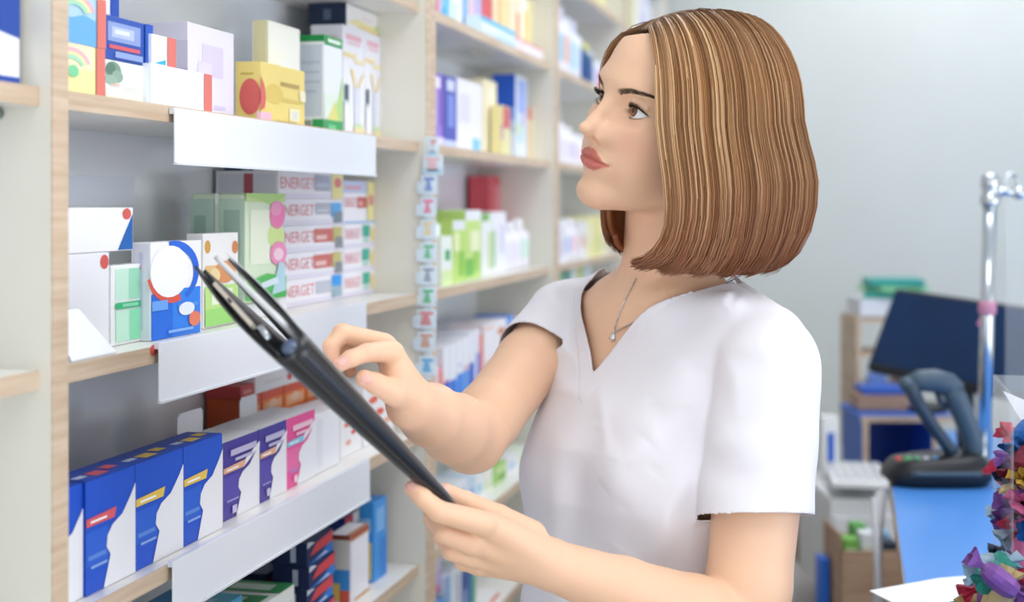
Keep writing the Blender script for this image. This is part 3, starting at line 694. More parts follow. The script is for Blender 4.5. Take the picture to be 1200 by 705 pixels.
row('second unit\'s lower shelf', ZC, [
    (505, 513, 428, 'c', 'white carton with orange foot', '#f3f1f6', [P('#f0795c', .4, .0, 1, .4)], -.68),
    (513.5, 519, 430, 'c', 'pink and orange carton', '#f2a0b4', [P('#f08a4c', .5, .0, 1, .9)], -.68),
    (519.5, 527, 405, 'c', 'white carton with strong blue foot', '#eef0f8', [P('#1f62d8', .0, .0, 1, .46), P('#e06a84', .2, .46, .8, .5)], -.68),
    (527.5, 535, 402, 'c', 'white carton with mid blue foot', '#eef1f9', [P('#2f7ae4', .0, .1, 1, .46), P('#dfe7f6', .0, .0, 1, .1)], -.68),
    (535.5, 542.5, 398, 'c', 'white carton with azure foot', '#f0f2fa', [P('#3f8cec', .0, .0, 1, .5), P('#a8c4f0', .3, .6, .6, .66)], -.68),
    (543, 549.5, 394, 'c', 'white carton with pale azure foot', '#f0f2fa', [P('#5a9cee', .0, .05, 1, .5), P('#e07088', .2, .52, .8, .56)], -.68),
    (550, 555.5, 388, 'c', 'white carton with deep blue foot', '#eff0fa', [P('#2f5fd0', .0, .0, 1, .55)], -.68),
    (556, 562, 385, 'c', 'lilac white carton with blue side', '#ecebf8', [P('#6f95e6', .4, .0, 1, .65)], -.68),
    (513, 560, 374, 'c', 'long white carton standing behind', '#eceaf3', [P('#cfd0e2', .1, .3, .3, .6), P('#e2e0ee', .4, .2, .9, .7)], -.76, .05),
    (562.5, 566.5, 392, 'c', 'narrow orange and pink carton', '#e9803c', [P('#f08cb0', .0, .0, .4, 1)], -.68),
    (567, 580, 376, 'c', 'white carton with pink flowers', '#f4f1f8', [P('#f29cc4', .2, .2, .7, .42), P('#f3c7d8', .4, .1, .8, .2), P('#f3cfc0', .0, .9, .8, .95)], -.69),
    (580.5, 594, 372, 'c', 'white carton with orange oval', '#f5f2f8', [('#e07a44', O(.5, .82, .28, .06)), P('#f6d0d8', .1, .1, .5, .3)], -.69),
    (594.5, 601, 368, 'c', 'azure blue carton', '#5b95ec', [P('#8fb6f4', .1, .6, .9, .9)], -.69),
    (601.5, 613, 372, 'c', 'white carton with pink bar', '#f2f0f8', [P('#f3a0bc', .5, .1, .9, .45), P('#d9e6b8', .1, .3, .4, .5)], -.69),
    (613.5, 620.5, 370, 'c', 'white carton with pale cyan print', '#f0f2f9', [P('#c9e3ee', .2, .2, .8, .6)], -.69),
    (621, 628.5, 370, 'c', 'pale pink and white carton', '#f5f0f6', [P('#f6dcd2', .3, .2, .9, .7)], -.69)],
    'cartons on the second unit')
row('second unit\'s low shelf', ZD, [
    (503, 514, 600, 'c', 'white and green carton', '#eef3ee', [P('#8fcf6a', .2, .2, .9, .6)]),
    (514.5, 524, 588, 'c', 'lime green carton', '#b4dc84', [P('#e6f2d0', .1, .5, .8, .9)]),
    (524.5, 536, 582, 'c', 'pale green carton', '#d3e8b8', [P('#90cc70', .2, .1, .7, .5)]),
    (536.5, 548, 560, 'c', 'white carton with blue foot', '#eef2fa', [P('#5f94dc', .1, .0, .9, .35), P('#c9d9f2', .2, .5, .8, .8)]),
    (548.5, 557, 556, 'c', 'pale blue carton', '#cfe0f4', [P('#7fa8e0', .3, .1, .8, .6)]),
    (557.5, 567, 552, 'c', 'white carton with cyan print', '#f0f4f9', [P('#8fd0e6', .2, .2, .7, .6)]),
    (567.5, 577, 546, 'c', 'cream white carton', '#f3f2ea', [P('#d0e4b4', .1, .1, .6, .5)]),
    (577.5, 593, 538, 'c', 'apple green carton', '#9fd06c', [P('#cfe8a8', .2, .5, .9, .9), P('#6fb048', .5, .05, .95, .35)]),
    (593.5, 606, 530, 'c', 'white carton with pale blue print', '#f2f4f9', [P('#c3d8f0', .2, .2, .8, .7)]),
    (606.5, 621, 520, 'c', 'pale green and white carton', '#e9f3e6', [P('#b6dfa0', .2, .1, .8, .5)]),
    (621.5, 640, 512, 'c', 'white carton with lime print', '#f2f5f0', [P('#c4e4a0', .1, .2, .7, .6)])],
    'cartons on the second unit')
row('second unit\'s lowest shelf', ZE, [
    (497, 506, 640, 'c', 'violet carton', '#b58ed8', [P('#e3cdf0', .2, .4, .8, .9), P('#e04a7a', .0, .0, .5, .12)], -.70, .08, .10),
    (506.5, 518, 612, 'c', 'lilac carton with pink foot', '#d3c2ee', [P('#e86a94', .0, .0, .7, .14), P('#f0e8fa', .2, .4, .9, .8)], -.70, .08, .10),
    (497, 522, 700, 'c', 'blue and white carton', '#6fa6dc', [P('#dfe9f6', .3, .1, .7, .8)], -.69),
    (522.5, 532, 668, 'c', 'white and sky blue carton', '#e3ecf8', [P('#7fb4e6', .0, .3, .5, 1)], -.69),
    (532.5, 541, 660, 'c', 'white carton with grey print', '#edf0f7', [P('#b9c6dc', .3, .2, .7, .9)], -.69),
    (541.5, 549, 668, 'c', 'navy carton', '#3f5ba6', [P('#8fa6d8', .2, .3, .8, .7)], -.69),
    (549.5, 558, 660, 'c', 'green and blue carton', '#7fc48c', [P('#3f7fc0', .0, .0, .5, 1)], -.69),
    (560, 586, 690, 'c', 'flat carton with orange and pink marks', '#f3f0f2', [P('#ee7a3c', .5, .4, .95, .9), P('#ee8ac4', .1, .3, .45, .8)], -.675, .05)],
    'cartons on the second unit')
row('third unit\'s upper shelf', ZT, [
    (658, 663, 8, 'b', 'white bottle with blue foot', '#eef0fa', ['#e8e9f6', '#a9d4f0'], -.69),
    (664, 670, 10, 'b', 'white bottle with peach foot', '#f0eef8', ['#e9eaf8', '#f0c3ae'], -.69),
    (671, 677, 22, 'b', 'pale blue bottle', '#dfe9f8', ['#eef1fb', '#bcd8f4'], -.69),
    (678, 683, 26, 'b', 'white bottle with lilac cap', '#eef0fb', ['#dfe0f4', '#cfe2f6'], -.69),
    (684, 692, 46, 'b', 'navy blue bottle with white cap', '#33528c', ['#eceef6', '#294a86'], -.69),
    (692.5, 697, 52, 'b', 'teal bottle with yellow cap', '#3f6f90', ['#d9dc7c', '#3a5f9a'], -.69),
    (698, 703, 62, 'b', 'white bottle', '#e9ebf6', ['#f0f0f8', '#d6dcf0'], -.69),
    (704, 708, 78, 'b', 'magenta bottle', '#d8478c', ['#5c58a4', '#e0609c'], -.69),
    (709, 714, 74, 'b', 'lilac white bottle', '#e6e2f4', ['#eeeef8', '#c7bfe4'], -.69),
    (715, 722, 70, 'b', 'white lotion bottle', '#eef0f8', ['#eef0f8', '#d4e2f4'], -.69)],
    'bottles on the third unit')
row('third unit\'s topmost shelf', ZTT, [
    (700, 706, -40, 'c', 'yellow carton', '#f3ecb4', [P('#f8f4d8', .1, .3, .9, .8)]),
    (707, 713, -35, 'c', 'cream carton', '#f4efcb', [P('#efe3a4', .2, .1, .8, .5)]),
    (713.5, 720, -30, 'c', 'pale yellow carton', '#f5efba', [P('#fbf8e2', .1, .4, .9, .8)]),
    (720.5, 727, -25, 'c', 'white carton', '#f1f2f4', [P('#dfe6ee', .2, .2, .8, .8)]),
    (727.5, 733, -20, 'c', 'lemon carton', '#f4eeb4', [P('#f7f3d0', .2, .2, .8, .8)])],
    'cartons on the third unit')
row('third unit\'s middle shelf', ZA, [
    (656, 663, 140, 'b', 'white bottle', '#f1f0f8', ['#f3f2f9', '#e6e6f4'], -.69),
    (664, 671, 145, 'b', 'white pump bottle', '#f3f1f9', ['#f3f2f9', '#e9e4f6'], -.69),
    (672, 679, 150, 'b', 'white bottle with lilac label', '#f1eff8', ['#f1f1f9', '#ddd6f0'], -.69),
    (680, 686, 158, 'b', 'small white bottle', '#f3f2f9', ['#f1f1f9', '#f0dfe9'], -.69),
    (687, 694, 160, 'b', 'white squat bottle', '#f1f1f8', ['#f1f1f9', '#e2e8f4'], -.69)],
    'bottles on the third unit')
row('third unit\'s lower shelf', ZB, [
    (656, 664, 262, 'c', 'white carton with lilac print', '#efedf8', [P('#d6d0ee', .2, .2, .8, .6)], -.68),
    (665, 673, 258, 'b', 'white bottle with blue band', '#eef0f9', ['#f0f2f9', '#bcd0f0'], -.69),
    (658, 687, 208, 'c', 'blue carton with sky blue foot', '#2456a4', [P('#57b4ee', .0, .0, 1, .42), P('#e4e48c', .3, .0, .9, .12)], -.80, .022),
    (674, 681, 256, 'b', 'white bottle with pink band', '#f2f0f8', ['#f2f0f8', '#f2d3df'], -.69),
    (681.5, 688, 258, 'c', 'white carton with orange mark', '#f3f2f2', [P('#ee8a5c', .1, .3, .5, .6)], -.68),
    (688.5, 696, 254, 'c', 'pale yellow carton', '#f2ecae', [P('#f7f4d4', .2, .4, .8, .8)], -.68),
    (696.5, 704, 254, 'c', 'lemon yellow carton', '#efe69a', [P('#d8e28c', .2, .1, .8, .5)], -.68),
    (704.5, 712, 252, 'c', 'cream carton', '#f4f0d4', [P('#e9e0a8', .2, .1, .8, .5)], -.68)],
    'goods on the third unit')
row('third unit\'s lowest shelf', ZC, [
    (655, 662, 318, 'c', 'green carton', '#7fb88c', [P('#c4dcc4', .1, .5, .9, .9)], -.68),
    (662.5, 669, 316, 'c', 'teal carton', '#5fa89c', [P('#dfeae6', .2, .2, .8, .5)], -.68),
    (669.5, 676, 314, 'c', 'white carton with green foot', '#eef1ee', [P('#6fb46c', .0, .0, 1, .4)], -.68),
    (676.5, 684, 312, 'c', 'yellow green carton', '#c9d884', [P('#6fa8b8', .2, .4, .8, .8)], -.68),
    (684.5, 692, 310, 'c', 'pale blue carton', '#cfe0ee', [P('#8fb4d8', .2, .2, .8, .6)], -.68)],
    'cartons on the third unit')
row('farthest unit\'s top shelf', ZTT, [
    (742, 748, -8, 'c', 'pale yellow carton', '#f1ecd0', [P('#f7f4e4', .2, .2, .8, .8)]),
    (748.5, 756, -6, 'c', 'lilac white carton', '#e9e6f6', [P('#cfd2f0', .2, .2, .8, .6)]),
    (756.5, 764, -4, 'c', 'pale blue carton', '#d6def4', [P('#f0f2fa', .2, .4, .8, .8)])],
    'cartons on the farthest unit')
# ------------------------------------------------------------------ the counter and what stands on it
CZ = 0.95
blue_top = mat('blue counter laminate', '#4f93e6', 0.3, spec=0.45)
brownp = noise_mix(mat('brown counter board', '#a98f7c', 0.5), '#9d8370', '#b39a86', (2, 2, 20), 4, 3)
steel_m = mat('chrome', '#c9d0d6', 0.12, 1.0)
dk = mat('dark blue grey plastic', '#2b3f55', 0.38)
dk2 = mat('slate plastic', '#43586a', 0.42)
blk = mat('black plastic', '#171b22', 0.35)
whp = mat('white plastic', '#e9ebee', 0.35)
gryp = mat('grey plastic', '#b9bdc2', 0.45)
cabm = mat('cardboard', '#b79a80', 0.75, spec=0.2)
noise_mix(cabm, '#ad9078', '#bfa38a', (1, 1, 8), 8, 4)
papm = mat('white sheet', '#f3f6fb', 0.6)

t = thing('counter', 'blue topped counter running along the right side', 'counter', (.38, 2.0, 0))
m = MB(); m.box((.065, 1.2, CZ - .03), (.72, 2.86, CZ), blue_top); m.build('worktop', t, bevel=.002)
m = MB(); m.box((.0635, 1.2, CZ - .03), (.065, 2.86, CZ - .0005), brownp); m.build('edge_band', t)
m = MB(); m.box((.14, 1.24, 0), (.16, 2.82, CZ - .03), brownp); m.build('side_board', t)
m = MB(); m.box((.16, 2.80, 0), (.70, 2.82, CZ - .03), brownp); m.build('end_board', t)
m = MB(); m.box((.16, 1.24, 0), (.70, 1.26, CZ - .03), brownp); m.build('end_board', t)

# white sheet at the near end
m = MB()
zc = CZ + .0008
pts = [W(1019, 695, 1.838), W(1100, 680, 1.90), W(1160, 674, 1.92), W(1215, 690, 1.84), W(1120, 730, 1.72), W(1048, 712, 1.78)]
pts = [(p[0], p[1], zc) for p in pts]
m.add(pts + [(p[0], p[1], zc + .001) for p in pts], [(5, 4, 3, 2, 1, 0), (6, 7, 8, 9, 10, 11)] + [(i, (i + 1) % 6, 6 + (i + 1) % 6, 6 + i) for i in range(6)], papm)
tag(m.build('paper_sheet'), 'white paper sheet on the near end of blue counter', 'paper')

# barcode scanner on its cradle
def on_counter(px, py):
    d = (HEYE - CZ) / ((py - 240) / FPX)
    return W(px, py, d)
sd = 2.56
sc_c = W(1097, 566, sd)
t = thing('barcode_scanner', 'dark handheld barcode scanner resting in its cradle on the counter', 'scanner', (sc_c[0], sc_c[1], CZ))
def S(px, py, off=0.0): return W(px, py, sd + off)
m = MB()
# cradle base, a low wedge: ring of outline points at three heights
b0 = S(1037, 560, -.06); 
prof = [(0, .86), (.012, 1.0), (.030, .98), (.046, .84), (.052, .55)]
rows_ = []
ctr = np.array([*(S(1097, 560)[:2]), CZ])
for zz, k in prof:
    ring = []
    for i in range(36):
        a = 2 * math.pi * i / 36
        ca, sa = math.cos(a), math.sin(a)
        rx = .094 * math.copysign(abs(ca) ** .55, ca) * k
        ry = .062 * math.copysign(abs(sa) ** .6, sa) * k
        ring.append(ctr + RT * rx + FW * ry + UP * (zz + .006 * (ca) * (zz > .02)))
    rows_.append(ring)
vs = [p for r_ in rows_ for p in r_]; n = 36
fs = [(j * n + i, j * n + (i + 1) % n, (j + 1) * n + (i + 1) % n, (j + 1) * n + i) for j in range(len(prof) - 1) for i in range(n)]
fs += [tuple(range(n - 1, -1, -1)), tuple((len(prof) - 1) * n + i for i in range(n))]
m.add(vs, fs, blk, True); m.build('cradle_base', t)
m = MB(); m.tube([ctr + RT * x + FW * -.062 + UP * (.026) for x in np.linspace(-.06, .06, 8)], .004, dk2, 8); m.build('cradle_groove', t)
m = MB()
for i, c in enumerate(('#d9584c', '#58b86a', '#5aa87a', '#c9cdd2', '#4a90c8')):
    m.ball(ctr + RT * (-.076 + .016 * i) + FW * -.035 + UP * .049, (.006, .006, .004), mat('key ' + c, c, .4), 8, 6)
m.build('indicator_keys', t)
m = MB(); m.tube([S(1062, 450), S(1078, 446), S(1096, 446), S(1112, 450), S(1122, 458)], [.013, .019, .021, .02, .017], dk2, 14); m.ball(S(1064, 450), (.016, .02, .014), dk2); m.build('scanner_head', t)
m = MB(); m.tube([S(1112, 450), S(1120, 466), S(1129, 486), S(1137, 506), S(1141, 528), S(1141, 540)], [.018, .0195, .019, .0185, .018, .016], dk2, 14); m.build('handle', t)
m = MB(); m.tube([S(1066, 452, -.01), S(1078, 476, -.01), S(1094, 500, -.01), S(1112, 524, -.01), S(1118, 536, -.01)], [.014, .0125, .0115, .0115, .012], dk, 12); m.build('cradle_arm', t)
m = MB(); m.tube([S(1098, 458), S(1102, 470), S(1110, 478)], [.006, .0055, .004], dk, 8); m.build('trigger', t)

# chrome post with clamp carrying the glass screen
pd = 2.66
pb = W(1152, 553, pd)
t = thing('chrome_post', 'chrome post with clamp rising from the counter', 'post', (pb[0], pb[1], CZ))
def Pp(px, py): 
    p = W(px, py, pd); return p
x0, y0 = pb[0], pb[1]
top_z = Pp(1160, 205)[2]
lean = (Pp(1161, 225)[:2] - pb[:2]) / (top_z - CZ)
post_at = lambda z: np.array([x0 + lean[0] * (z - CZ), y0 + lean[1] * (z - CZ), z])
m = MB(); m.tube([post_at(CZ + .008), post_at(top_z - .03)], .0125, steel_m, 20); m.build('pole', t)
m = MB(); m.lathe((x0, y0, CZ), [(.035, 0), (.036, .003), (.034, .007), (.016, .009)], steel_m, 24); m.build('base_flange', t)
cz = Pp(1160, 226)[2]
m = MB(); m.lathe(tuple(post_at(cz - .022)), [(.0165, 0), (.018, .003), (.018, .016), (.0145, .02), (.0145, .03), (.017, .034), (.016, .05), (.0135, .056), (.006, .058)], steel_m, 20); m.build('collar', t)
pc = post_at(cz)
m = MB(); m.tube([pc, pc + RT * .03 + UP * .003, pc + RT * .052], [.009, .0085, .0085], steel_m, 12); m.ball(pc + RT * .052, (.014, .014, .0125), steel_m); m.build('clamp_arm', t)
m = MB(); m.tube([pc + RT * (.038 + .012 * math.cos(a)) + UP * (.022 + .012 * math.sin(a)) for a in np.linspace(-.6, 3.8, 14)], .0035, steel_m, 8); m.build('ring', t)
m = MB(); cc = post_at(Pp(1155, 360)[2]); m.lathe(tuple(cc - UP * .014), [(.0132, 0), (.016, .004), (.016, .02), (.0132, .026)], mat('pink tape', '#c98aa6', .5), 16); m.tube([cc - RT * .008 - UP * .018, cc - RT * .016 - UP * .03, cc - RT * .008 - UP * .04], .004, MATS['pink tape'], 8); m.build('tape_wrap', t)
glass = mat('clear glass', '#f2f8f7', 0.03, alpha=.10, spec=.6)
g0 = pc + RT * .028 + FW * .0; 
m = MB()
gx0, gx1 = pc + RT * .027 - UP * .0, pc + RT * .55 - FW * .12
vs = []
for off in (0, .005):
    for p, z in ((gx0, CZ + .012), (gx1, CZ + .012), (gx1, cz - .006), (gx0, cz - .006)):
        vs.append((p[0] - FW[0] * off, p[1] - FW[1] * off, z))
m.add(vs, [(3, 2, 1, 0), (4, 5, 6, 7), (0, 1, 5, 4), (1, 2, 6, 5), (2, 3, 7, 6), (3, 0, 4, 7)], glass)
tag(m.build('glass_screen'), 'clear glass screen hanging from the chrome post', 'screen')

# ------------------------------------------------------------------ computer corner behind the counter
DZ = 0.74
t = thing('desk', 'low desk behind the blue counter, under the monitor', 'desk', (.62, 3.6, 0))
m = MB(); m.box((0, 3.75, DZ - .03), (1.5, 4.7, DZ), blue_top); m.box((.36, 3.05, DZ - .03), (1.5, 3.75, DZ), blue_top); m.build('desk_top', t, bevel=.002)
for xx, ya_ in ((.01, 3.77), (1.46, 3.08)):
    m = MB(); m.box((xx, ya_, 0), (xx + .025, 4.67, DZ - .03), brownp); m.build('desk_side', t)
screen = mat('dark monitor screen', '#0f2a4c', 0.25, spec=0.35)
noise_mix(screen, '#0b2140', '#153a68', (1, 1, 1), 2.2, 3, .3, .75)
BLc, BRc, TLc = W(1012, 432, 3.55), W(1190, 468, 3.2), W(1045, 335, 3.60)
ex = BRc - BLc; Lx = np.linalg.norm(ex); ex /= Lx
ey = TLc - BLc; ey -= ex * np.dot(ex, ey); Ly = np.linalg.norm(ey); ey /= Ly
en = np.cross(ex, ey)
Mm = Matrix(((ex[0], ey[0], en[0], BLc[0]), (ex[1], ey[1], en[1], BLc[1]), (ex[2], ey[2], en[2], BLc[2]), (0, 0, 0, 1)))
mb_ = BLc + ex * Lx / 2
t = thing('monitor', 'dark computer monitor seen at an angle behind the chrome post', 'monitor', (mb_[0], mb_[1], DZ))
m = MB(); m.rbox((0, 0, -.035), (Lx + .02, Ly, -.002), .012, blk, Mm); m.build('casing', t)
m = MB(); m.box((.012, .02, -.004), (Lx + .008, Ly - .012, -.001), screen, Mm); m.build('display', t)
mc = np.array(Mm @ Vector((Lx / 2, .06, -.04)))
m = MB(); m.tube([mc, mc - np.array([en[0], en[1], 0]) * .05 - UP * .05, np.array([mc[0] - en[0] * .06, mc[1] - en[1] * .06, DZ + .012])], [.025, .022, .022], blk, 12); m.build('stand', t)
m = MB(); m.lathe((mc[0] - en[0] * .06, mc[1] - en[1] * .06, DZ + .0005), [(.1, 0), (.1, .008), (.05, .014)], blk, 24); m.build('stand_foot', t)

# blue cubby box on the desk: open front
def frame_dir(px, d):
    return W(px, 240, d)
cf0, cf1 = W(1011, 545, 3.68), W(1098, 545, 3.68)
blue_in = mat('blue laminate board', '#2f67c8', 0.4)
zt = W(1050, 487, 3.68)[2]
t = thing('desk_cubby', 'blue cubby shelf with wooden edges below the monitor', 'desk cubby', ((cf0[0] + cf1[0]) / 2, (cf0[1] + cf1[1]) / 2, DZ))
def obox(m, o, a, b, c, mt):
    """box from corner o along RT by a, FW by b, UP by c"""
    p = []
    for k in (0, 1):
        for i, j in ((0, 0), (1, 0), (1, 1), (0, 1)):
            p.append(o + RT * a * i + FW * b * j + UP * c * k)
    m.add(p, [(0, 3, 2, 1), (4, 5, 6, 7), (0, 1, 5, 4), (1, 2, 6, 5), (2, 3, 7, 6), (3, 0, 4, 7)], mt)
o = np.array([cf0[0], cf0[1], DZ + .0005]); w_, h_ = .185, zt - DZ
m = MB(); obox(m, o + UP * (h_ - .016) - RT * .004, w_ + .06, .24, .014, blue_in); p = m.build('top_board', t)
m = MB(); obox(m, o + UP * (h_ - .016) - RT * .004 - FW * .002, w_ + .06, .002, .014, wood_h); m.build('edge_band', p)
for a in (0, w_ - .008):
    m = MB(); obox(m, o + RT * a, .014, .23, h_ - .016, blue_in); p = m.build('side_board', t)
    m = MB(); obox(m, o + RT * a - FW * .002, .014, .002, h_ - .016, wood); m.build('edge_band', p)
m = MB(); obox(m, o + FW * .22 + RT * .014, w_ - .02, .01, h_ - .016, mat('deep blue board', '#1d4a9c', .5)); m.build('back_board', t)
ctop = DZ + .0005 + h_ - .002
o2 = np.array([*W(1006, 480, 3.78)[:2], ctop + .0005])
hst = ctop
for i, (c, hh, ww, lab) in enumerate((('#b08f78', .04, .13, 'brown folder lying on the cubby shelf'), ('#2f5fc0', .018, .15, 'blue folder lying on top of the brown folder'))):
    m = MB(); obox(m, np.array([o2[0], o2[1], hst + .001]) + RT * .012 * i, ww, .10, hh, mat('folder ' + c, c, .5))
    tag(m.build('folder', bevel=.002), lab, 'folder'); hst += hh + .001
m = MB(); pc2 = np.array([*W(1088, 486, 3.78)[:2], ctop + .0008]); m.lathe(tuple(pc2), [(.05, 0), (.052, .006), (.045, .014), (.03, .016)], blk, 20); m.tube([pc2 + UP * .014 + RT * (.04 * math.cos(a)) + FW * .04 * math.sin(a) for a in np.linspace(0, 6.2, 20)], .005, blk, 6)
tag(m.build('cable_coil'), 'coil of black cable on the blue cubby shelf', 'cable')

# tall tray tower left of the monitor
tx = W(1004, 470, 4.05)
t = thing('paper_tower', 'pale wooden paper tray tower left of the monitor', 'paper tray', (tx[0] + .05, tx[1] + .1, DZ))
zt2 = W(1010, 372, 4.05)[2]
m = MB(); oo = np.array([tx[0], tx[1], DZ + .0005])
obox(m, oo, .012, .2, zt2 - DZ, wood); obox(m, oo + RT * .145, .012, .2, zt2 - DZ, wood)
m.build('side_board', t)
for k in range(4):
    m = MB(); obox(m, oo + UP * ((zt2 - DZ) * (k + .95) / 4 - .01) + RT * .012, .133, .2, .01, wood); m.build('tray', t)
hz = zt2 + .001
m = MB(); obox(m, np.array([tx[0] + .01, tx[1] + .02, hz]), .15, .16, .05, mat('pale paper stack', '#dfe3ec', .6)); tag(m.build('paper_stack'), 'pale stack of papers on the tray tower', 'paper')
hz += .051
for i, (c, a, hh) in enumerate((('#3fa894', .16, .02), ('#8fd09a', .15, .012), ('#2f9c96', .155, .02))):
    m = MB(); M2 = Matrix.Translation(Vector((tx[0] + .10, tx[1] + .1, hz))) @ Matrix.Rotation(TH + (-.25, .3, -.1)[i], 4, 'Z'); m.box((-a / 2, -.07, 0), (a / 2, .07, hh), mat('folder ' + c, c, .5), M2)
    tag(m.build('folder', bevel=.002), ['teal folder under the green one on the tray tower', 'light green folder between two teal folders', 'teal folder topmost on the tray tower'][i], 'folder', 'folders on the tray tower'); hz += hh + .001
m = MB(); obox(m, np.array([*W(1018, 440, 3.94)[:2], DZ + .0005]), .05, .03, W(1018, 437, 3.94)[2] - DZ, mat('blue binder', '#6f8fd0', .5)); tag(m.build('binder', bevel=.002), 'light blue binder between tray tower and monitor', 'binder')

# white drawer pedestal with a keyboard on top, cardboard box, bag and boards
kp = W(975, 560, 3.45)
t = thing('drawer_pedestal', 'white drawer pedestal left of the blue counter', 'drawer pedestal', (kp[0] + .08, kp[1] + .1, 0))
ztp = W(1000, 575, 3.35)[2]
oo = np.array([kp[0], kp[1] - .2, .001])
m = MB(); obox(m, oo, .15, .36, ztp - .001, whp); m.build('cabinet_body', t, bevel=.003)
for k in range(3):
    m = MB(); obox(m, oo + UP * (ztp * (k * .31 + .05)) - FW * .012 + RT * .004, .142, .012, ztp * .28, whp); p = m.build('drawer_front', t, bevel=.002)
    m = MB(); q = oo + UP * (ztp * (k * .31 + .26)) - FW * .02 + RT * .045; m.tube([q, q + RT * .06], .005, gryp, 8); m.build('drawer_handle', p)
kb = thing('keyboard', 'white keyboard on top of the drawer pedestal', 'keyboard', (kp[0] + .08, kp[1], ztp))
Mk = Matrix.Translation(Vector((kp[0] + .06, kp[1] - .03, ztp + .001))) @ Matrix.Rotation(TH + math.radians(80), 4, 'Z') @ Matrix.Rotation(math.radians(4), 4, 'Y')
m = MB(); m.rbox((-.19, -.07, .014), (.19, .07, .032), .006, whp, Mk); m.box((-.18, -.06, .0135), (.18, -.05, .0145), whp, Mk); m.build('keyboard_case', kb)
m = MB()
for a in range(5):
    for b in range(14):
        m.box((-.18 + b * .0257, -.058 + a * .023, .032), (-.18 + b * .0257 + .022, -.058 + a * .023 + .019, .038), mat('keycap', '#dfe2e4', .4), Mk)
k_ = m.build('keys', kb)
# blue and dark bits by the wall
wp = W(940, 632, 4.0)
m = MB(); obox(m, np.array([wp[0], wp[1], .001]), .03, .22, W(940, 560, 4.0)[2], whp); tag(m.build('white_panel', bevel=.002), 'narrow white panel leaning by the dark case, behind her sleeve', 'panel')
m = MB(); oo = np.array([W(963, 600, 3.95)[0], W(963, 600, 3.95)[1], .001]); obox(m, oo, .055, .3, W(958, 572, 3.95)[2], mat('computer case', '#1c2f4c', .4)); obox(m, oo + RT * .006 - FW * .004 + UP * .35, .043, .004, .14, mat('case front', '#14243c', .3)); tag(m.build('computer_case', bevel=.002), 'dark blue computer case beside the drawer pedestal', 'computer case')
m = MB(); oo = np.array([*W(915, 640, 3.7)[:2], .001]); obox(m, oo, .07, .02, W(930, 585, 3.7)[2], brownp); tag(m.build('board', bevel=.001), 'brown board standing behind her upper arm', 'board')
m = MB(); oo = np.array([*W(961, 690, 3.1)[:2], .001]); obox(m, oo, .02, .05, W(966, 655, 3.1)[2], mat('blue strip plastic', '#2f6fd8', .4)); tag(m.build('blue_strip', bevel=.002), 'upright blue plastic strip beside the cardboard box', 'strip')
m = MB(); oo = np.array([*W(988, 490, 3.28)[:2], ztp + .001]); obox(m, oo + FW * .22, .04, .05, W(990, 489, 3.5)[2] - ztp, whp); obox(m, oo + FW * .215 + RT * .012 + UP * .04, .017, .005, .07, blue_in); tag(m.build('file_holder', bevel=.002), 'white file holder with blue tab on the pedestal', 'file holder')
# cardboard box with packets, on a low stool box
bx0 = W(985, 650, 3.02)
t = thing('cardboard_box', 'open brown cardboard box left of the counter', 'cardboard box', (bx0[0] + .08, bx0[1] + .06, 0))
zb1 = W(1000, 646, 3.02)[2]
oo = np.array([bx0[0], bx0[1], .001]); ww, dd = .13, .16
m = MB()
obox(m, oo, ww, .004, zb1, cabm); obox(m, oo + FW * dd, ww, .004, zb1, cabm); obox(m, oo, .004, dd, zb1, cabm); obox(m, oo + RT * (ww - .004), .004, dd, zb1, cabm); obox(m, oo, ww, dd, .004, cabm); obox(m, oo + UP * (zb1 - .12), ww, dd, .004, cabm)
m.build('box_walls', t)
m = MB(); obox(m, oo + UP * (zb1) - RT * .001, .003, dd, .035, cabm); m.build('box_flap', t)
for i, (c, dx, dy, hh) in enumerate((('#7fc05c', .012, .02, .135), ('#e6edf2', .05, .03, .145), ('#5fae56', .045, .085, .15), ('#9ec8e8', .09, .065, .14), ('#2f3d4c', .092, .015, .13))):
    m = MB(); obox(m, oo + UP * (zb1 - .1155) + RT * dx + FW * dy, .03, .045, hh, card(c)); obox(m, oo + UP * (zb1 - .1155 + hh * .6) + RT * (dx + .004) + FW * (dy - .001), .022, .001, hh * .25, card('#eef4e8'))
    tag(m.build('packet', bevel=.001), ['green packet at the left in the cardboard box', 'white packet in the cardboard box', 'dark green packet at the back of the cardboard box', 'pale blue packet in the cardboard box', 'black packet at the right of the cardboard box'][i], 'packet', 'packets in the cardboard box')
# crumpled grey bag
bc = W(922, 700, 3.25)
m = MB(); Pg = []
for i in range(25):
    r_ = []
    for j in range(13):
        a = 2 * math.pi * i / 24; tt = j / 12
        rr = (.078 + .012 * math.sin(5 * a + 3 * tt) + .008 * math.sin(11 * a - 5 * tt)) * (1 - .35 * tt ** 2) * (1 if j < 12 else .2)
        r_.append((bc[0] + rr * math.cos(a), bc[1] + .8 * rr * math.sin(a), .001 + tt * (W(930, 655, 3.25)[2]) + .012 * math.sin(4 * a) * tt))
    Pg.append(r_)
m.grid(Pg, mat('grey paper bag', '#b4b1ad', .7)); tag(m.build('bag'), 'crumpled grey bag on the floor behind her elbow', 'bag')
# hanging cables at the counter's left side
m = MB()
for k in range(3):
    pts = [np.array([.050 - .008 * k, 2.62 - .05 * k, CZ - .005]), np.array([.04, 2.5 - .05 * k, CZ - .12]), np.array([.035 + .01 * k, 2.45, CZ - .22 - .02 * k]), np.array([.05, 2.4 - .04 * k, CZ - .36]), np.array([.048, 2.42, .2]), np.array([.05, 2.45, .008])]
    m.tube(pts, .006, mat('grey cable', '#bcbec4', .5), 8)
tag(m.build('cables'), 'grey cables hanging at the left side of the counter', 'cable')

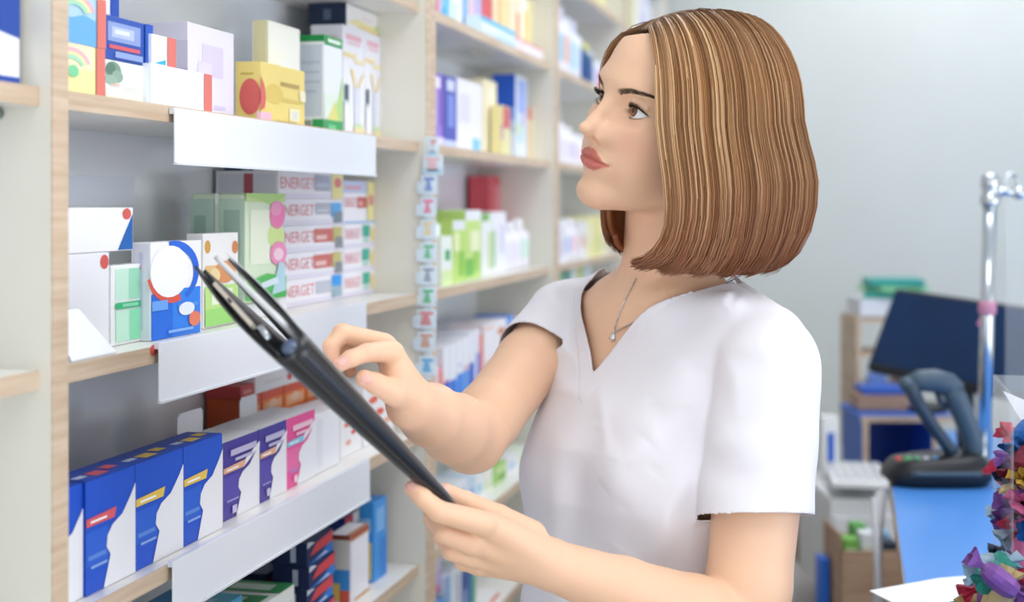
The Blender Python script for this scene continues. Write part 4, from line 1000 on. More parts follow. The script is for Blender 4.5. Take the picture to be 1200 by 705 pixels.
# ------------------------------------------------------------------ clear bin of wrapped candies
bd = 1.74
acr = mat('clear acrylic', '#f4f9fa', 0.03, alpha=.13, spec=.6)
A0, A1 = W(1166, 640, bd), W(1166, 440, bd)
bo = W(1164, 600, bd); z_top = W(1166, 440, bd)[2]
o = np.array([bo[0], bo[1] - .20, CZ + .0008])
t = thing('acrylic_bin', 'clear acrylic bin heaped with wrapped candies, right edge', 'bin', (bo[0] + .1, bo[1] - .1, CZ))
Wd, Dd, Hh = .26, .20, z_top - CZ
RT_, FW_ = RT, FW
RT, FW = np.array([1., 0, 0]), np.array([0, 1., 0])     # the bin stands square to the counter
m = MB()
obox(m, o, .003, Dd, Hh, acr); m.build('side_pane', t)
m = MB(); obox(m, o + FW * Dd, Wd, .003, Hh, acr); m.build('back_pane', t)
m = MB(); obox(m, o, Wd, Dd, .003, acr); m.build('floor_pane', t)
m = MB(); obox(m, o + RT * .003, Wd - .003, .003, .05, acr); m.build('front_pane', t)
# white card standing in the bin
m = MB(); q = o + RT * .008 + FW * (Dd - .03)
cz_ = z_top - .015
m.add([q + UP * (cz_ - CZ), q + RT * .12 + UP * (cz_ - CZ - .05), q + RT * .12 + UP * .05, q + RT * .06 + UP * (cz_ - CZ - .10), q + RT * .03 + UP * (cz_ - CZ - .05)], [(4, 3, 1, 0), (3, 2, 1)], papm)
m.build('white_card', t, solid=.001)
RT, FW = RT_, FW_
FOILS = [('#1f5fa8', 'blue'), ('#c93a58', 'crimson'), ('#d8b44c', 'gold'), ('#8f5fae', 'violet'), ('#3f86c8', 'azure'), ('#d97aa8', 'pink'), ('#20304c', 'navy'), ('#a8c4d8', 'silver'), ('#7a2438', 'wine red'), ('#e0c890', 'pale gold'), ('#3f9c8c', 'teal')]
for c, nme in FOILS:
    fm = mat('foil ' + nme, c, 0.24, 0.6)
    nt, N, L, b_ = nodes(fm)
    vn = N.new('ShaderNodeTexVoronoi'); vn.inputs['Scale'].default_value = 160; bp = N.new('ShaderNodeBump'); bp.inputs['Strength'].default_value = .5; bp.inputs['Distance'].default_value = .003
    L.new(vn.outputs['Distance'], bp.inputs['Height']); L.new(bp.outputs[0], b_.inputs['Normal'])
def candy(c, ax, foil, label, s=1.0):
    ax = np.array(ax, float); ax /= np.linalg.norm(ax)
    b1 = np.cross(ax, UP + .1 * RT); b1 /= np.linalg.norm(b1); b2 = np.cross(ax, b1)
    t = thing('wrapped_candy', label, 'candy', c, 'wrapped candies in the clear bin')
    mt = MATS['foil ' + foil]
    rp = random.random() * 6
    def sweep(prof, jag):
        m = MB(); rows = []
        for k in range(15):
            a = 2 * math.pi * k / 14; r_ = []
            for x, r in prof:
                rr = r * (1 + jag * math.sin(3 * a + rp + 60 * x) + jag * .7 * math.sin(7 * a + rp * 2))
                r_.append(c + s * (ax * x + rr * (b1 * math.cos(a) * 1.15 + b2 * math.sin(a) * .8)))
            rows.append(r_)
        m.grid(rows, mt, smooth=False)
        return m
    sweep([(-.019, .003), (-.017, .009), (-.01, .0125), (0, .0135), (.01, .0125), (.017, .009), (.019, .003)], .09).build('wrapped_body', t)
    for sg in (-1, 1):
        sweep([(sg * .018, .003), (sg * .022, .004), (sg * .028, .009), (sg * .034, .0125)], .28).build('twisted_end', t)
spots = []
xb, yb = bo[0] + .019, bo[1]
for k in range(10):                                             # the heap against the left pane
    z = CZ + .018 + .0245 * k
    ny = 5 if k < 8 else 5 - (k - 7) * 2
    for j in range(ny):
        spots.append((xb + .004 * (k % 2), yb - .178 + .035 * j + .012 * (k % 2) + .01 * (5 - ny), z, ('bottom', 'lower', 'middle', 'upper', 'top')[k // 2] + ' part of the clear bin'))
    if k < 9:
        for j in range(2): spots.append((xb + .040 + .036 * j, yb - .175 + .01 * (k % 2), z, ('bottom', 'lower', 'middle', 'upper', 'top')[k // 2] + ' front of the clear bin'))
for k in range(5):                                              # a few tipped out beside it
    for j in range(5 - k // 2):
        spots.append((bo[0] - .020 - .004 * (j % 2), yb - .30 + .034 * j + .016 * (k % 2), CZ + .016 + .0245 * k, 'pile left of the clear bin'))
    if k < 3:
        for j in range(3 - k): spots.append((bo[0] - .052, yb - .27 + .035 * j + .015 * k, CZ + .016 + .024 * k, 'outer side of the pile left of the clear bin'))
cn = 0
for (x, y, z, where) in spots:
    nme = FOILS[(cn * 7 + cn // 5 + int(random.random() * 3)) % len(FOILS)][1]
    vd = np.array([random.uniform(-.5, .5), random.uniform(-1, 1), random.uniform(-.6, .8)])
    candy(np.array([x, y + random.uniform(-.004, .004), z]), vd, nme, f'{nme} foil wrapped candy in the {where}', random.uniform(.92, 1.08))
    cn += 1
# ------------------------------------------------------------------ the folder clipboard
fb0, fb1, ftop = W(533, 597, 1.36), W(335, 402, 1.19), W(246, 305, 1.34)
F1 = fb1 - fb0; FL = np.linalg.norm(F1); F1 /= FL           # bottom -> top
F2 = ftop - fb1; F2 -= F1 * np.dot(F1, F2); FWd = np.linalg.norm(F2); F2 /= FWd   # spine -> free edge
F3 = np.cross(F1, F2)
if np.dot(F3, UP) < 0: F3 = -F3                              # towards the reader
leath = mat('black folder cover', '#202226', 0.2, spec=0.65)
leath2 = mat('dark folder lining', '#23262d', 0.35, spec=0.5)
grey_sheet = mat('pale sheet', '#e8eaee', 0.55)
tape = mat('beige strip', '#d9cfc2', 0.45)
folder = thing('clipboard_folder', 'black folder clipboard held open in her hands', 'clipboard', fb0)
def FP(a, w, n): return fb0 + F1 * a + F2 * w + F3 * n
NA = 24
def rad(t): return .0035 + .0115 * min(1, max(0, t) ** .8)       # spine roll radius along the length, t 0 bottom .. 1 top
def gap(t): return .0018 + .0115 * t ** 1.3
def leaf(sgn, thick, a1, wmax, bow, mt, name, inset=0.0):
    m = MB(); rows = []
    for i in range(NA + 1):
        t = i / NA; a = a1 * t; r = rad(t); g = gap(t)
        rr = []
        for j in range(15):
            s = j / 14; w = s * wmax
            n = sgn * (r * (1 - s) + g * s) + bow * math.sin(math.pi * s) * t * sgn
            rr.append(FP(a, w, n + inset))
        rows.append(rr)
    m.grid(rows, mt)
    return m.build(name, folder, solid=thick)
# lower cover, upper cover with the roll of the spine
m = MB(); rows = []
for i in range(NA + 1):
    t = i / NA; a = FL * t; r = rad(t); g = gap(t); rr = []
    for j in range(13):
        s = 1 - j / 12; w = s * (FWd * .98)
        rr.append(FP(a, w, -(r * (1 - s) + g * s) - .004 * math.sin(math.pi * s) * t))
    for j in range(1, 16):
        an = math.pi * j / 16
        rr.append(FP(a, -r * 1.15 * math.sin(an), -r * math.cos(an)))
    for j in range(13):
        s = j / 12; w = s * (FWd * .82)
        rr.append(FP(a, w, (r * (1 - s) + g * s)))
    rows.append(rr)
m.grid(rows, leath); m.build('cover', folder, solid=.0022)
# crease ridges along the spine, coloured lighter to imitate its highlight stripes
for k, (wn, nn) in enumerate(((-.45, .86), (-.93, .4), (-1.12, -.25))):
    m = MB(); m.tube([FP(FL * t * .995, rad(t) * 1.06 * wn, rad(t) * 1.06 * nn) for t in np.linspace(.02, 1, 14)], .0007, mat('folder seam', '#3b3f45', .35), 6); m.build('seam', folder)
leaf(-1, .003, FL * .985, FWd * .93, .003, leath2, 'board', .0035)
# sheets of paper on the reading side
m = MB(); rows = []
for i in range(NA + 1):
    t = i / NA
    rows.append([FP(.004 + (FL - .002) * t, s * FWd * .83 + .004, rad(t) * (1 - s) + gap(t) * s + .0022 + .002 * t * t * math.sin(math.pi * s)) for s in np.linspace(0, 1, 12)])
m.grid(rows, grey_sheet); m.build('paper_sheet', folder, solid=.0006)
m = MB(); rows = []
for i in range(NA + 1):
    t = i / NA
    rows.append([FP(.004 + (FL + .004) * t, FWd * (.10 + .75 * s), (rad(t) * (1 - s) + gap(t) * s) * (.9 - .05 * s) - .0036 - .0012 * s) for s in np.linspace(0, 1, 12)])
m.grid(rows, grey_sheet); m.build('paper_pad', folder, solid=.0045)
# clip bar on the end of the board
m = MB()
def bar(a0, a1, w0, w1, n0, n1, mt):
    vs = [FP(a, w, n) for n in (n0, n1) for a, w in ((a0, w0), (a1, w0), (a1, w1), (a0, w1))]
    m.add(vs, [(0, 3, 2, 1), (4, 5, 6, 7), (0, 1, 5, 4), (1, 2, 6, 5), (2, 3, 7, 6), (3, 0, 4, 7)], mt)
bar(FL - .010, FL + .001, FWd * .28, FWd * .75, -.0125, -.0085, tape)
m.build('clip_bar', folder, bevel=.0006)
m = MB(); bar(FL - .004, FL + .0016, FWd * .52, FWd * .56, -.0115, -.0095, blk); m.build('clip_slot', folder)
m = MB(); m.tube([FP(FL - .006, FWd * .27, -.009), FP(FL + .001, FWd * .2, -.006), FP(FL - .002, FWd * .12, -.008)], [.0028, .0035, .0025], steel_m, 10); m.build('clip_lever', folder)
m = MB(); m.tube([FP(FL * .80, -.001, .0), FP(FL * .99, -.001, .0)], .0072, mat('blue grey spine highlight', '#5b6c8e', .15, spec=.8), 16); m.build('spine_highlight', folder)  # added tube, its blue grey imitates the highlight inside the spine roll
# ------------------------------------------------------------------ the woman
# --- implicit body: list of rounded shapes blended together, meshed on a fine grid
def smin(a, b, k):
    h = np.clip(.5 + .5 * (b - a) / k, 0, 1)
    return b + (a - b) * h - k * h * (1 - h)

class Frame:
    def __init__(s, o, f, l, u):
        s.o, s.R = np.array(o, float), np.stack([f, l, u], 1)     # local = (p - o) @ R
    def loc(s, p): return (p - s.o) @ s.R
    def world(s, q): return s.o + np.asarray(q) @ s.R.T

WORLD = Frame((0, 0, 0), np.array([1., 0, 0]), np.array([0, 1., 0]), np.array([0, 0, 1.]))
def d_cone(p, a, b, ra, rb):
    ba = b - a; l2 = ba @ ba
    t = np.clip(((p - a) @ ba) / max(l2, 1e-12), 0, 1)
    q = p - a - t[:, None] * ba
    return np.sqrt((q * q).sum(1)) - (ra + (rb - ra) * t)
def d_ell(p, c, r):
    q = p - c
    k0 = np.sqrt(((q / r) ** 2).sum(1)); k1 = np.sqrt(((q / (r * r)) ** 2).sum(1))
    return k0 * (k0 - 1) / np.maximum(k1, 1e-9)

class Field:
    def __init__(s): s.pr = []
    def cone(s, a, b, ra, rb, k=.006, fr=WORLD, op='u'):
        a, b = np.array(a, float), np.array(b, float)
        c = fr.world((a + b) / 2); R_ = np.linalg.norm(b - a) / 2 + max(ra, rb)
        s.pr.append((op, k, fr, lambda q: d_cone(q, a, b, ra, rb), c, R_))
    def ell(s, c, r, k=.006, fr=WORLD, op='u', rot=None):
        c, r = np.array(c, float), np.array(r, float)
        if rot is None:
            f = lambda q: d_ell(q, c, r)
        else:
            Rm = np.array(rot)
            f = lambda q: d_ell((q - c) @ Rm, 0.0, r)
        s.pr.append((op, k, fr, f, fr.world(c), r.max()))
    def fn(s, f, c, R_, k=.006, fr=WORLD, op='u'):
        s.pr.append((op, k, fr, f, fr.world(np.array(c, float)), R_))
    def ev(s, p, sub=None):
        d = np.full(len(p), 1.0)
        cache = {}
        for op, k, fr, f, c, R_ in (s.pr if sub is None else sub):
            if fr not in cache: cache[fr] = fr.loc(p)
            e = f(cache[fr])
            if op == 'u': d = smin(d, e, k)
            elif op == 's': d = -smin(-d, e, k)        # carve e out
            elif op == 'a': d = d + e                  # displacement
        return d
    def near(s, c, r):
        return [P_ for P_ in s.pr if np.linalg.norm(c - P_[4]) - P_[5] < r + .035]
    def grad(s, p, e=4e-4):
        g = np.zeros_like(p)
        for i in range(3):
            dp = np.zeros(3); dp[i] = e
            g[:, i] = s.evn(p + dp) - s.evn(p - dp)
        return g / (2 * e)
    def evn(s, p):
        """evaluate with culling, in spatial bins"""
        out = np.empty(len(p)); key = np.floor(p / .05).astype(int)
        _, inv = np.unique(key, axis=0, return_inverse=True); inv = inv.ravel()
        order = np.argsort(inv, kind='stable'); cuts = np.flatnonzero(np.diff(inv[order])) + 1
        for ix in np.split(order, cuts):
            q = p[ix]; c = (q.min(0) + q.max(0)) / 2
            out[ix] = s.ev(q, s.near(c, .045))
        return out
    def mesh(s, lo, hi, h, B=16, project=2):
        lo, hi = np.array(lo, float), np.array(hi, float)
        nb = np.ceil((hi - lo) / (h * B)).astype(int)
        half = h * B * math.sqrt(3) / 2
        cen = lo + (np.stack(np.meshgrid(*[np.arange(n) for n in nb], indexing='ij'), -1).reshape(-1, 3) + .5) * h * B
        keep = np.array([len(s.near(c, half)) > 0 for c in cen]); cen = cen[keep]
        dc = s.evn(cen); cen = cen[np.abs(dc) < half * 1.6 + .004]
        N_ = nb * B + 8
        ids, pts, quads = [], [], []
        g = np.arange(B + 1)
        G = np.stack(np.meshgrid(g, g, g, indexing='ij'), -1).reshape(-1, 3)
        lin_ = lambda I: (I[..., 0] * N_[1] + I[..., 1]) * N_[2] + I[..., 2]
        for c in cen:
            b0 = np.round((c - lo) / (h * B) - .5).astype(int) * B
            P_ = lo + (b0 + G) * h
            D = s.ev(P_, s.near(c, half)).reshape(B + 1, B + 1, B + 1)
            S_ = D < 0
            if S_.all() or not S_.any(): continue
            cs = np.zeros((B, B, B), int); acc = np.zeros((B, B, B, 3)); cnt = np.zeros((B, B, B))
            for ax in range(3):
                for o1 in (0, 1):
                    for o2 in (0, 1):
                        sl0 = [slice(0, B)] * 3; sl1 = [slice(0, B)] * 3
                        oth = [i for i in range(3) if i != ax]
                        for q, oo in zip(oth, (o1, o2)):
                            sl0[q] = slice(oo, B + oo); sl1[q] = slice(oo, B + oo)
                        sl0[ax] = slice(0, B); sl1[ax] = slice(1, B + 1)
                        a, b = D[tuple(sl0)], D[tuple(sl1)]
                        cr = (a < 0) != (b < 0)
                        t = np.where(cr, a / np.where(cr, a - b, 1), 0)
                        v = np.zeros((B, B, B, 3)); v[..., ax] = t; v[..., oth[0]] = o1; v[..., oth[1]] = o2
                        acc += v * cr[..., None]; cnt += cr
            act = cnt > 0
            I = np.argwhere(act)
            ids.append(lin_(I + b0 + 2)); pts.append(lo + (b0 + I + acc[act] / cnt[act][:, None]) * h)
            for ax in range(3):
                sl0 = [slice(0, B)] * 3; sl1 = [slice(0, B)] * 3; sl1[ax] = slice(1, B + 1)
                a, b = S_[tuple(sl0)], S_[tuple(sl1)]
                E = np.argwhere(a != b)
                if not len(E): continue
                flip = a[tuple(E.T)]
                o1, o2 = (ax + 1) % 3, (ax + 2) % 3
                e1, e2 = np.eye(3, dtype=int)[o1], np.eye(3, dtype=int)[o2]
                base = E + b0 + 2
                q = np.stack([lin_(base - e1 - e2), lin_(base - e2), lin_(base), lin_(base - e1)], 1)
                q = np.where(flip[:, None], q, q[:, ::-1])
                quads.append(q)
        ids, pts, quads = np.concatenate(ids), np.concatenate(pts), np.concatenate(quads)
        o = np.argsort(ids); ids, pts = ids[o], pts[o]
        k = np.searchsorted(ids, quads); k = np.clip(k, 0, len(ids) - 1)
        good = (ids[k] == quads).all(1)
        quads = k[good]
        for _ in range(project):
            d = s.evn(pts); gr = s.grad(pts); n2 = np.maximum((gr * gr).sum(1), .05)
            st = -(d / n2)[:, None] * gr
            ln = np.linalg.norm(st, axis=1, keepdims=True); st *= np.minimum(1, .8 * h / np.maximum(ln, 1e-9))
            pts = pts + st
        return pts, quads

def np_mesh(name, V, Q, mats, parent, mi=None, col=None, smooth=True):
    me = bpy.data.meshes.new(name)
    org = root_loc(parent)
    n = Q.shape[1]
    me.vertices.add(len(V)); me.vertices.foreach_set('co', (V - org).astype(np.float32).ravel())
    me.loops.add(Q.size); me.loops.foreach_set('vertex_index', Q.astype(np.int32).ravel())
    me.polygons.add(len(Q)); me.polygons.foreach_set('loop_start', np.arange(0, Q.size, n, dtype=np.int32))
    me.polygons.foreach_set('loop_total', np.full(len(Q), n, dtype=np.int32))
    for m_ in mats: me.materials.append(m_)
    if mi is not None: me.polygons.foreach_set('material_index', mi.astype(np.int32))
    me.polygons.foreach_set('use_smooth', np.full(len(Q), smooth))
    me.update(calc_edges=True)
    if col is not None:
        at = me.color_attributes.new('Col', 'FLOAT_COLOR', 'POINT')
        at.data.foreach_set('color', np.concatenate([col, np.ones((len(col), 1))], 1).astype(np.float32).ravel())
    o = bpy.data.objects.new(name, me); COL.objects.link(o); o.parent = parent
    return o

def col_mat(name, rough, spec=.5, sss=0.0, **k):
    m = mat(name, '#ffffff', rough, spec=spec, sss=sss, **k)
    nt, N, L, b = nodes(m)
    a = N.new('ShaderNodeAttribute'); a.attribute_name = 'Col'
    L.new(a.outputs['Color'], b.inputs['Base Color'])
    return m

# --- frames
ALH, PIT, ROL = math.radians(32), math.radians(5), math.radians(17.5)
HO = Wc(.1860, .1045, 1.65)                                    # between the ears, eye level
hf = -math.cos(ALH) * RT - math.sin(ALH) * FW                  # horizontal facing direction
hl = math.sin(ALH) * RT - math.cos(ALH) * FW                   # her left
AHA = math.radians(24)
HHO = Wc(.1804, .0875, 1.635)
HAIR = Frame(HHO, -math.cos(AHA) * RT - math.sin(AHA) * FW, math.sin(AHA) * RT - math.cos(AHA) * FW, UP)
hu_ = math.cos(PIT) * UP - math.sin(PIT) * hf
HEAD = Frame(HO, math.cos(PIT) * hf + math.sin(PIT) * UP, math.cos(ROL) * hl - math.sin(ROL) * hu_, math.cos(ROL) * hu_ + math.sin(ROL) * hl)   # head tilted towards her left
SHN, SHF = W(905, 385, 1.58), W(668, 365, 1.84)                # her left (near) and right (far) shoulder joints
tl = SHN - SHF; tl[2] = 0; tl /= np.linalg.norm(tl)
tf = np.cross(tl, UP)                                          # chest direction
TO = (SHN + SHF) / 2
TOR = Frame(TO, tf, tl, UP)
MM = .001
F = Field()
V3 = lambda a, b, c: np.array([a, b, c]) * MM
H = dict(fr=HEAD)
# torso and neck first
F.ell((.005, 0, -.13), (.092, .135, .18), fr=TOR)
F.ell((.0, 0, -.40), (.095, .135, .20), .06, TOR)
for s in (-1, 1):
    F.ell((.062, s * .068, -.185), (.058, .06, .065), .03, TOR)
    F.cone((-.015, s * .04, .02), (-.005, s * .15, -.022), .036, .040, .03, TOR)
F.cone((.028, -.05, .012), (.045, .05, .012), .035, .035, .04, TOR)
nk0 = HEAD.world(V3(-18, 0, -70)); nk1 = TOR.world((-.012, 0, .02))
F.cone(nk0, nk1, .053, .056, .03)
nf = TOR.world((.045, -.004, .012))
for s in (-1, 1):                                               # neck muscles to the collar notch
    F.cone(HEAD.world(V3(-20, s * 48, -60)), TOR.world((.052, s * .012, .012)), .010, .008, .014)
    F.cone(TOR.world((.052, s * .016, .006)), TOR.world((.03, s * .13, .025)), .008, .008, .016)
TORN = len(F.pr)
# head
F.ell(V3(-2, 0, 28), V3(93, 73, 87), .03, **H)
F.ell(V3(36, 0, 43), V3(49, 54, 46), .02, **H)
F.ell(V3(36, 0, -30), V3(60, 58, 72), .02, **H)
F.cone(V3(12, -50, -84), V3(80, -13, -104), .013, .013, .022, **H)
F.cone(V3(12, 50, -84), V3(80, 13, -104), .013, .013, .022, **H)
F.ell(V3(85, 0, -100), V3(15, 17, 14), .016, **H)
F.ell(V3(42, 0, -99), V3(42, 34, 15), .016, **H)
for s in (-1, 1):
    F.ell(V3(58, s * 38, -26), V3(27, 22, 22), .02, **H)
    F.ell(V3(52, s * 33, -62), V3(34, 24, 30), .02, **H)
F.ell(V3(76, 0, 24), V3(20, 46, 15), .016, **H)
F.ell(V3(82, 0, -64), V3(20, 27, 24), .014, **H)
for s in (-1, 1):
    F.ell(V3(96, s * 33, -1), V3(20, 16, 12), .014, op='s', **H)
# nose
F.cone(V3(88, 0, 10), V3(108, 0, -23), .0060, .0072, .012, **H)
F.ell(V3(113, 0, -31.5), V3(10.5, 8.2, 7.8), .006, **H)
for s in (-1, 1):
    F.ell(V3(96, s * 12.5, -37.5), V3(12, 6, 7), .0065, **H)
    F.ell(V3(88, s * 21, -32), V3(10, 8, 10), .012, **H)
    F.cone(V3(103, s * 6, -27), V3(92, s * 14, -31), .006, .008, .010, **H)
F.cone(V3(110, 0, -36), V3(99, 0, -46), .005, .0045, .004, **H)
for s in (-1, 1):
    F.ell(V3(104, s * 6.6, -43.5), V3(6, 3.2, 3.8), .002, op='s', **H)
# lips
LIPS = []
def lip(a, b, ra, rb, k):
    F.cone(a, b, ra, rb, k, **H); LIPS.append((np.array(a), np.array(b), ra, rb))
def surfF(L_, U_):
    """how far forward the face reaches at this place"""
    a, b = .13, .05
    n = np.linspace(a, b, 161); q = HEAD.world(np.stack([n, np.full(161, L_ * MM), np.full(161, U_ * MM)], 1))
    d = F.ev(q); i = int(np.argmax(d < 0))
    return (n[i - 1] + (n[i] - n[i - 1]) * d[i - 1] / (d[i - 1] - d[i])) / MM
def onface(L_, U_, into): return V3(surfF(L_, U_) - into, L_, U_)
UPL = [(0, -57.6, 3.8), (4, -57.0, 3.9), (12, -59.2, 3.4), (19, -62.2, 2.6), (26, -65.2, 1.0)]
LOL = [(0, -69.6, 5.0), (9, -69.4, 4.7), (17, -67.8, 3.3), (25.5, -65.8, 1.0)]
LP = [[(onface(s * l, u, r * .42), r * MM) for l, u, r in T_] for T_ in (UPL, LOL) for s in (-1, 1)]
for row_ in LP:
    for (a, ra), (b, rb) in zip(row_[:-1], row_[1:]): lip(a, b, ra, rb, .003)
ML = [(0, -63.8), (6, -63.3), (13, -64.2), (20, -64.9), (28, -65.4)]
MLP = [[onface(s * l, u, .6) for l, u in ML] for s in (-1, 1)]
for row_ in MLP:
    for a, b in zip(row_[:-1], row_[1:]): F.cone(a, b, .0007, .0007, .002, op='s', **H)
    F.ell(row_[-1] + V3(1, 0, 0), V3(3, 2, 2), .004, op='s', **H)
F.ell(V3(108, 0, -50), V3(4, 2.2, 4.5), .004, op='s', **H)       # groove under the nose
F.ell(V3(108, 0, -81), V3(8, 16, 4), .01, op='s', **H)
# eyes: lids over a ball, opened by an almond
EYL, EYW, EYH, EYD, EYU, EYT = .0335, .0160, .0074, .0054, -.0020, .05
EC = {s: V3(67.5, s * 33.5, -2) for s in (-1, 1)}
ER, LIDR = .0145, .0158
def almond(q, s):
    dl = s * (q[:, 1] - s * EYL); du = q[:, 2] - EYU - EYT * dl
    dl = np.where(dl < 0, dl * 1.17, dl)
    x = np.clip(np.abs(dl / EYW), 0, 1)
    hu = EYH * (1 - x ** 2.2) - .0002; hl = EYD * (1 - x ** 2.0) - .0002
    return np.maximum(np.maximum(du - hu, -hl - du), (np.abs(dl) - EYW))
for s in (-1, 1):
    F.ell(EC[s], np.full(3, LIDR), .005, **H)
    F.cone(V3(82, s * 18, 6), V3(84, s * 33, 11.5), .0015, .002, .004, **H)   # fold above the lid
    F.cone(V3(84, s * 33, 11.5), V3(75, s * 46, 7), .002, .0015, .004, **H)
    F.fn(lambda q, s=s: np.maximum(almond(q, s), .058 - q[:, 0]), EC[s] + V3(10, 0, 0), .024, .0010, op='s', **H)
for s in (-1, 1):                                               # ears under the hair
    F.ell(V3(-8, s * 73, -12), V3(16, 6, 29), .008, **H)

# --- arms and hands
def chain(pts, rad_, k=.01, k0=None):
    for i in range(len(pts) - 1):
        F.cone(pts[i], pts[i + 1], rad_[i], rad_[i + 1], (k0 if (k0 is not None and i == 0) else k))
ELN, WRN = W(872, 742, 1.50), W(648, 662, 1.415)
ELF, WRF = W(552, 513, 1.62), W(482, 473, 1.435)
mid = lambda a, b, t: a + (b - a) * t
chain([mid(SHN, ELN, .09), mid(SHN, ELN, .45), mid(SHN, ELN, .85), ELN], [.046, .0475, .044, .043], .008)
chain([ELN, mid(ELN, WRN, .28), mid(ELN, WRN, .65), WRN], [.041, .040, .032, .0245], .008)
chain([mid(SHF, ELF, .08), mid(SHF, ELF, .45), mid(SHF, ELF, .85), ELF], [.041, .0405, .0385, .0385], .008)
chain([ELF, mid(ELF, WRF, .3), mid(ELF, WRF, .7), WRF], [.0375, .037, .0315, .0255], .008)
# her right hand, pointing at the sheet
def hand(wrist, wr, fingers, thumb, palm):
    for (a, b, ra, rb) in palm: F.cone(a, b, ra, rb, .006)
    for pts, rr in fingers + [thumb]:
        for i in range(len(pts) - 1):
            F.cone(pts[i], pts[i + 1], rr[i], rr[i + 1], .0045 if i == 0 else .0022)
fR = [([W(457, 411, 1.398), W(430, 413, 1.372), W(411, 420, 1.362), W(399, 427, 1.356)], [.0110, .0088, .0080, .0066]),
      ([W(450, 403, 1.418), W(401, 390, 1.400), W(388, 406, 1.390), W(390, 421, 1.384)], [.0110, .0092, .0082, .0068]),
      ([W(449, 407, 1.440), W(405, 397, 1.426), W(393, 414, 1.416), W(397, 428, 1.410)], [.0105, .0088, .0078, .0066]),
      ([W(453, 417, 1.458), W(420, 411, 1.448), W(409, 424, 1.441), W(410, 435, 1.436)], [.0095, .0078, .0070, .0060])]
tR = ([W(476, 464, 1.415), W(462, 460, 1.392), W(440, 449, 1.376), W(427, 443, 1.368)], [.0150, .0125, .0100, .0082])
pR = [(WRF, W(460, 416, 1.402), .0215, .0125), (WRF, W(454, 411, 1.420), .021, .0125), (WRF, W(454, 414, 1.440), .021, .0125), (WRF, W(458, 424, 1.455), .021, .0115),
      (W(481, 466, 1.425), W(466, 440, 1.405), .021, .016)]
hand(WRF, 0, fR, tR, pR)
# her left hand, holding the folder's lower end
fL = [([W(566, 613, 1.352), W(514, 599, 1.322), W(495, 583, 1.316), W(483, 572, 1.320)], [.0120, .0098, .0086, .0072]),
      ([W(552, 636, 1.362), W(520, 624, 1.350), W(507, 607, 1.368), W(504, 594, 1.390)], [.0118, .0098, .0086, .0074]),
      ([W(549, 650, 1.378), W(530, 645, 1.372), W(518, 630, 1.390), W(514, 616, 1.410)], [.0112, .0094, .0084, .0070]),
      ([W(560, 661, 1.395), W(543, 658, 1.397), W(531, 646, 1.412), W(527, 636, 1.424)], [.0100, .0084, .0076, .0064])]
tL = ([W(622, 628, 1.408), W(584, 606, 1.394), W(547, 589, 1.384), W(522, 577, 1.380)], [.0160, .0125, .0106, .0090])
pL = [(WRN, W(572, 615, 1.362), .0215, .0135), (WRN, W(560, 635, 1.370), .021, .013), (WRN, W(556, 650, 1.385), .021, .0125), (WRN, W(562, 660, 1.400), .0205, .0115),
      (W(640, 655, 1.412), W(590, 618, 1.392), .021, .0135)]
hand(WRN, 0, fL, tL, pL)

person = thing('person', 'woman in a white tunic with a bob, looking up at the shelves', 'person', (TO[0], TO[1], 0))

def sm01(x, a, b):
    t = np.clip((x - a) / (b - a), 0, 1); return t * t * (3 - 2 * t)
lo = np.array([-.66, 1.0, .62]); hi = np.array([.14, 2.1, 1.62])
V, Q = F.mesh(lo, hi, .0015)
# skin colouring: lips, brows, cheeks, finger tips (the skin's own colours)
SKIN, LIPC, BROW, BLUSH = [np.array(lin(c)) for c in ('#f0c5a5', '#cd776a', '#5a4436', '#e8a08c')]
q = HEAD.loc(V)
col = np.tile(SKIN, (len(V), 1))
inh = (np.linalg.norm(q, axis=1) < .16)
bl = np.zeros(len(V))
for s in (-1, 1):
    bl = np.maximum(bl, .32 * np.exp(-(((q[:, 0] - .08) / .03) ** 2 + ((q[:, 1] - s * .045) / .022) ** 2 + ((q[:, 2] + .035) / .02) ** 2)))
for ch in [f[0] for f in fR + fL] + [tR[0], tL[0]]:
    bl = np.maximum(bl, .45 * np.exp(-(np.linalg.norm(V - ch[-1], axis=1) / .011) ** 2))
    bl = np.maximum(bl, .18 * np.exp(-(np.linalg.norm(V - ch[1], axis=1) / .010) ** 2))
col += (BLUSH - SKIN) * bl[:, None]
ld = np.full(len(V), 1.0); w = np.flatnonzero(inh)
for a, b, ra, rb in LIPS:
    ld[w] = np.minimum(ld[w], d_cone(q[w], a, b, ra, rb))
al_ = np.abs(q[:, 1]) / MM; uu = q[:, 2] / MM
up_e = np.interp(al_, [0, 4, 12, 20, 27], [-53.0, -52.0, -54.8, -60.2, -65.0]); lo_e = np.interp(al_, [0, 9, 18, 27], [-76.6, -76.0, -72.0, -65.8])
lm = sm01(up_e - uu, -.5, .8) * sm01(uu - lo_e, -.5, .8) * (q[:, 0] > .07) * (al_ < 27.5)
col += (LIPC - col) * lm[:, None]
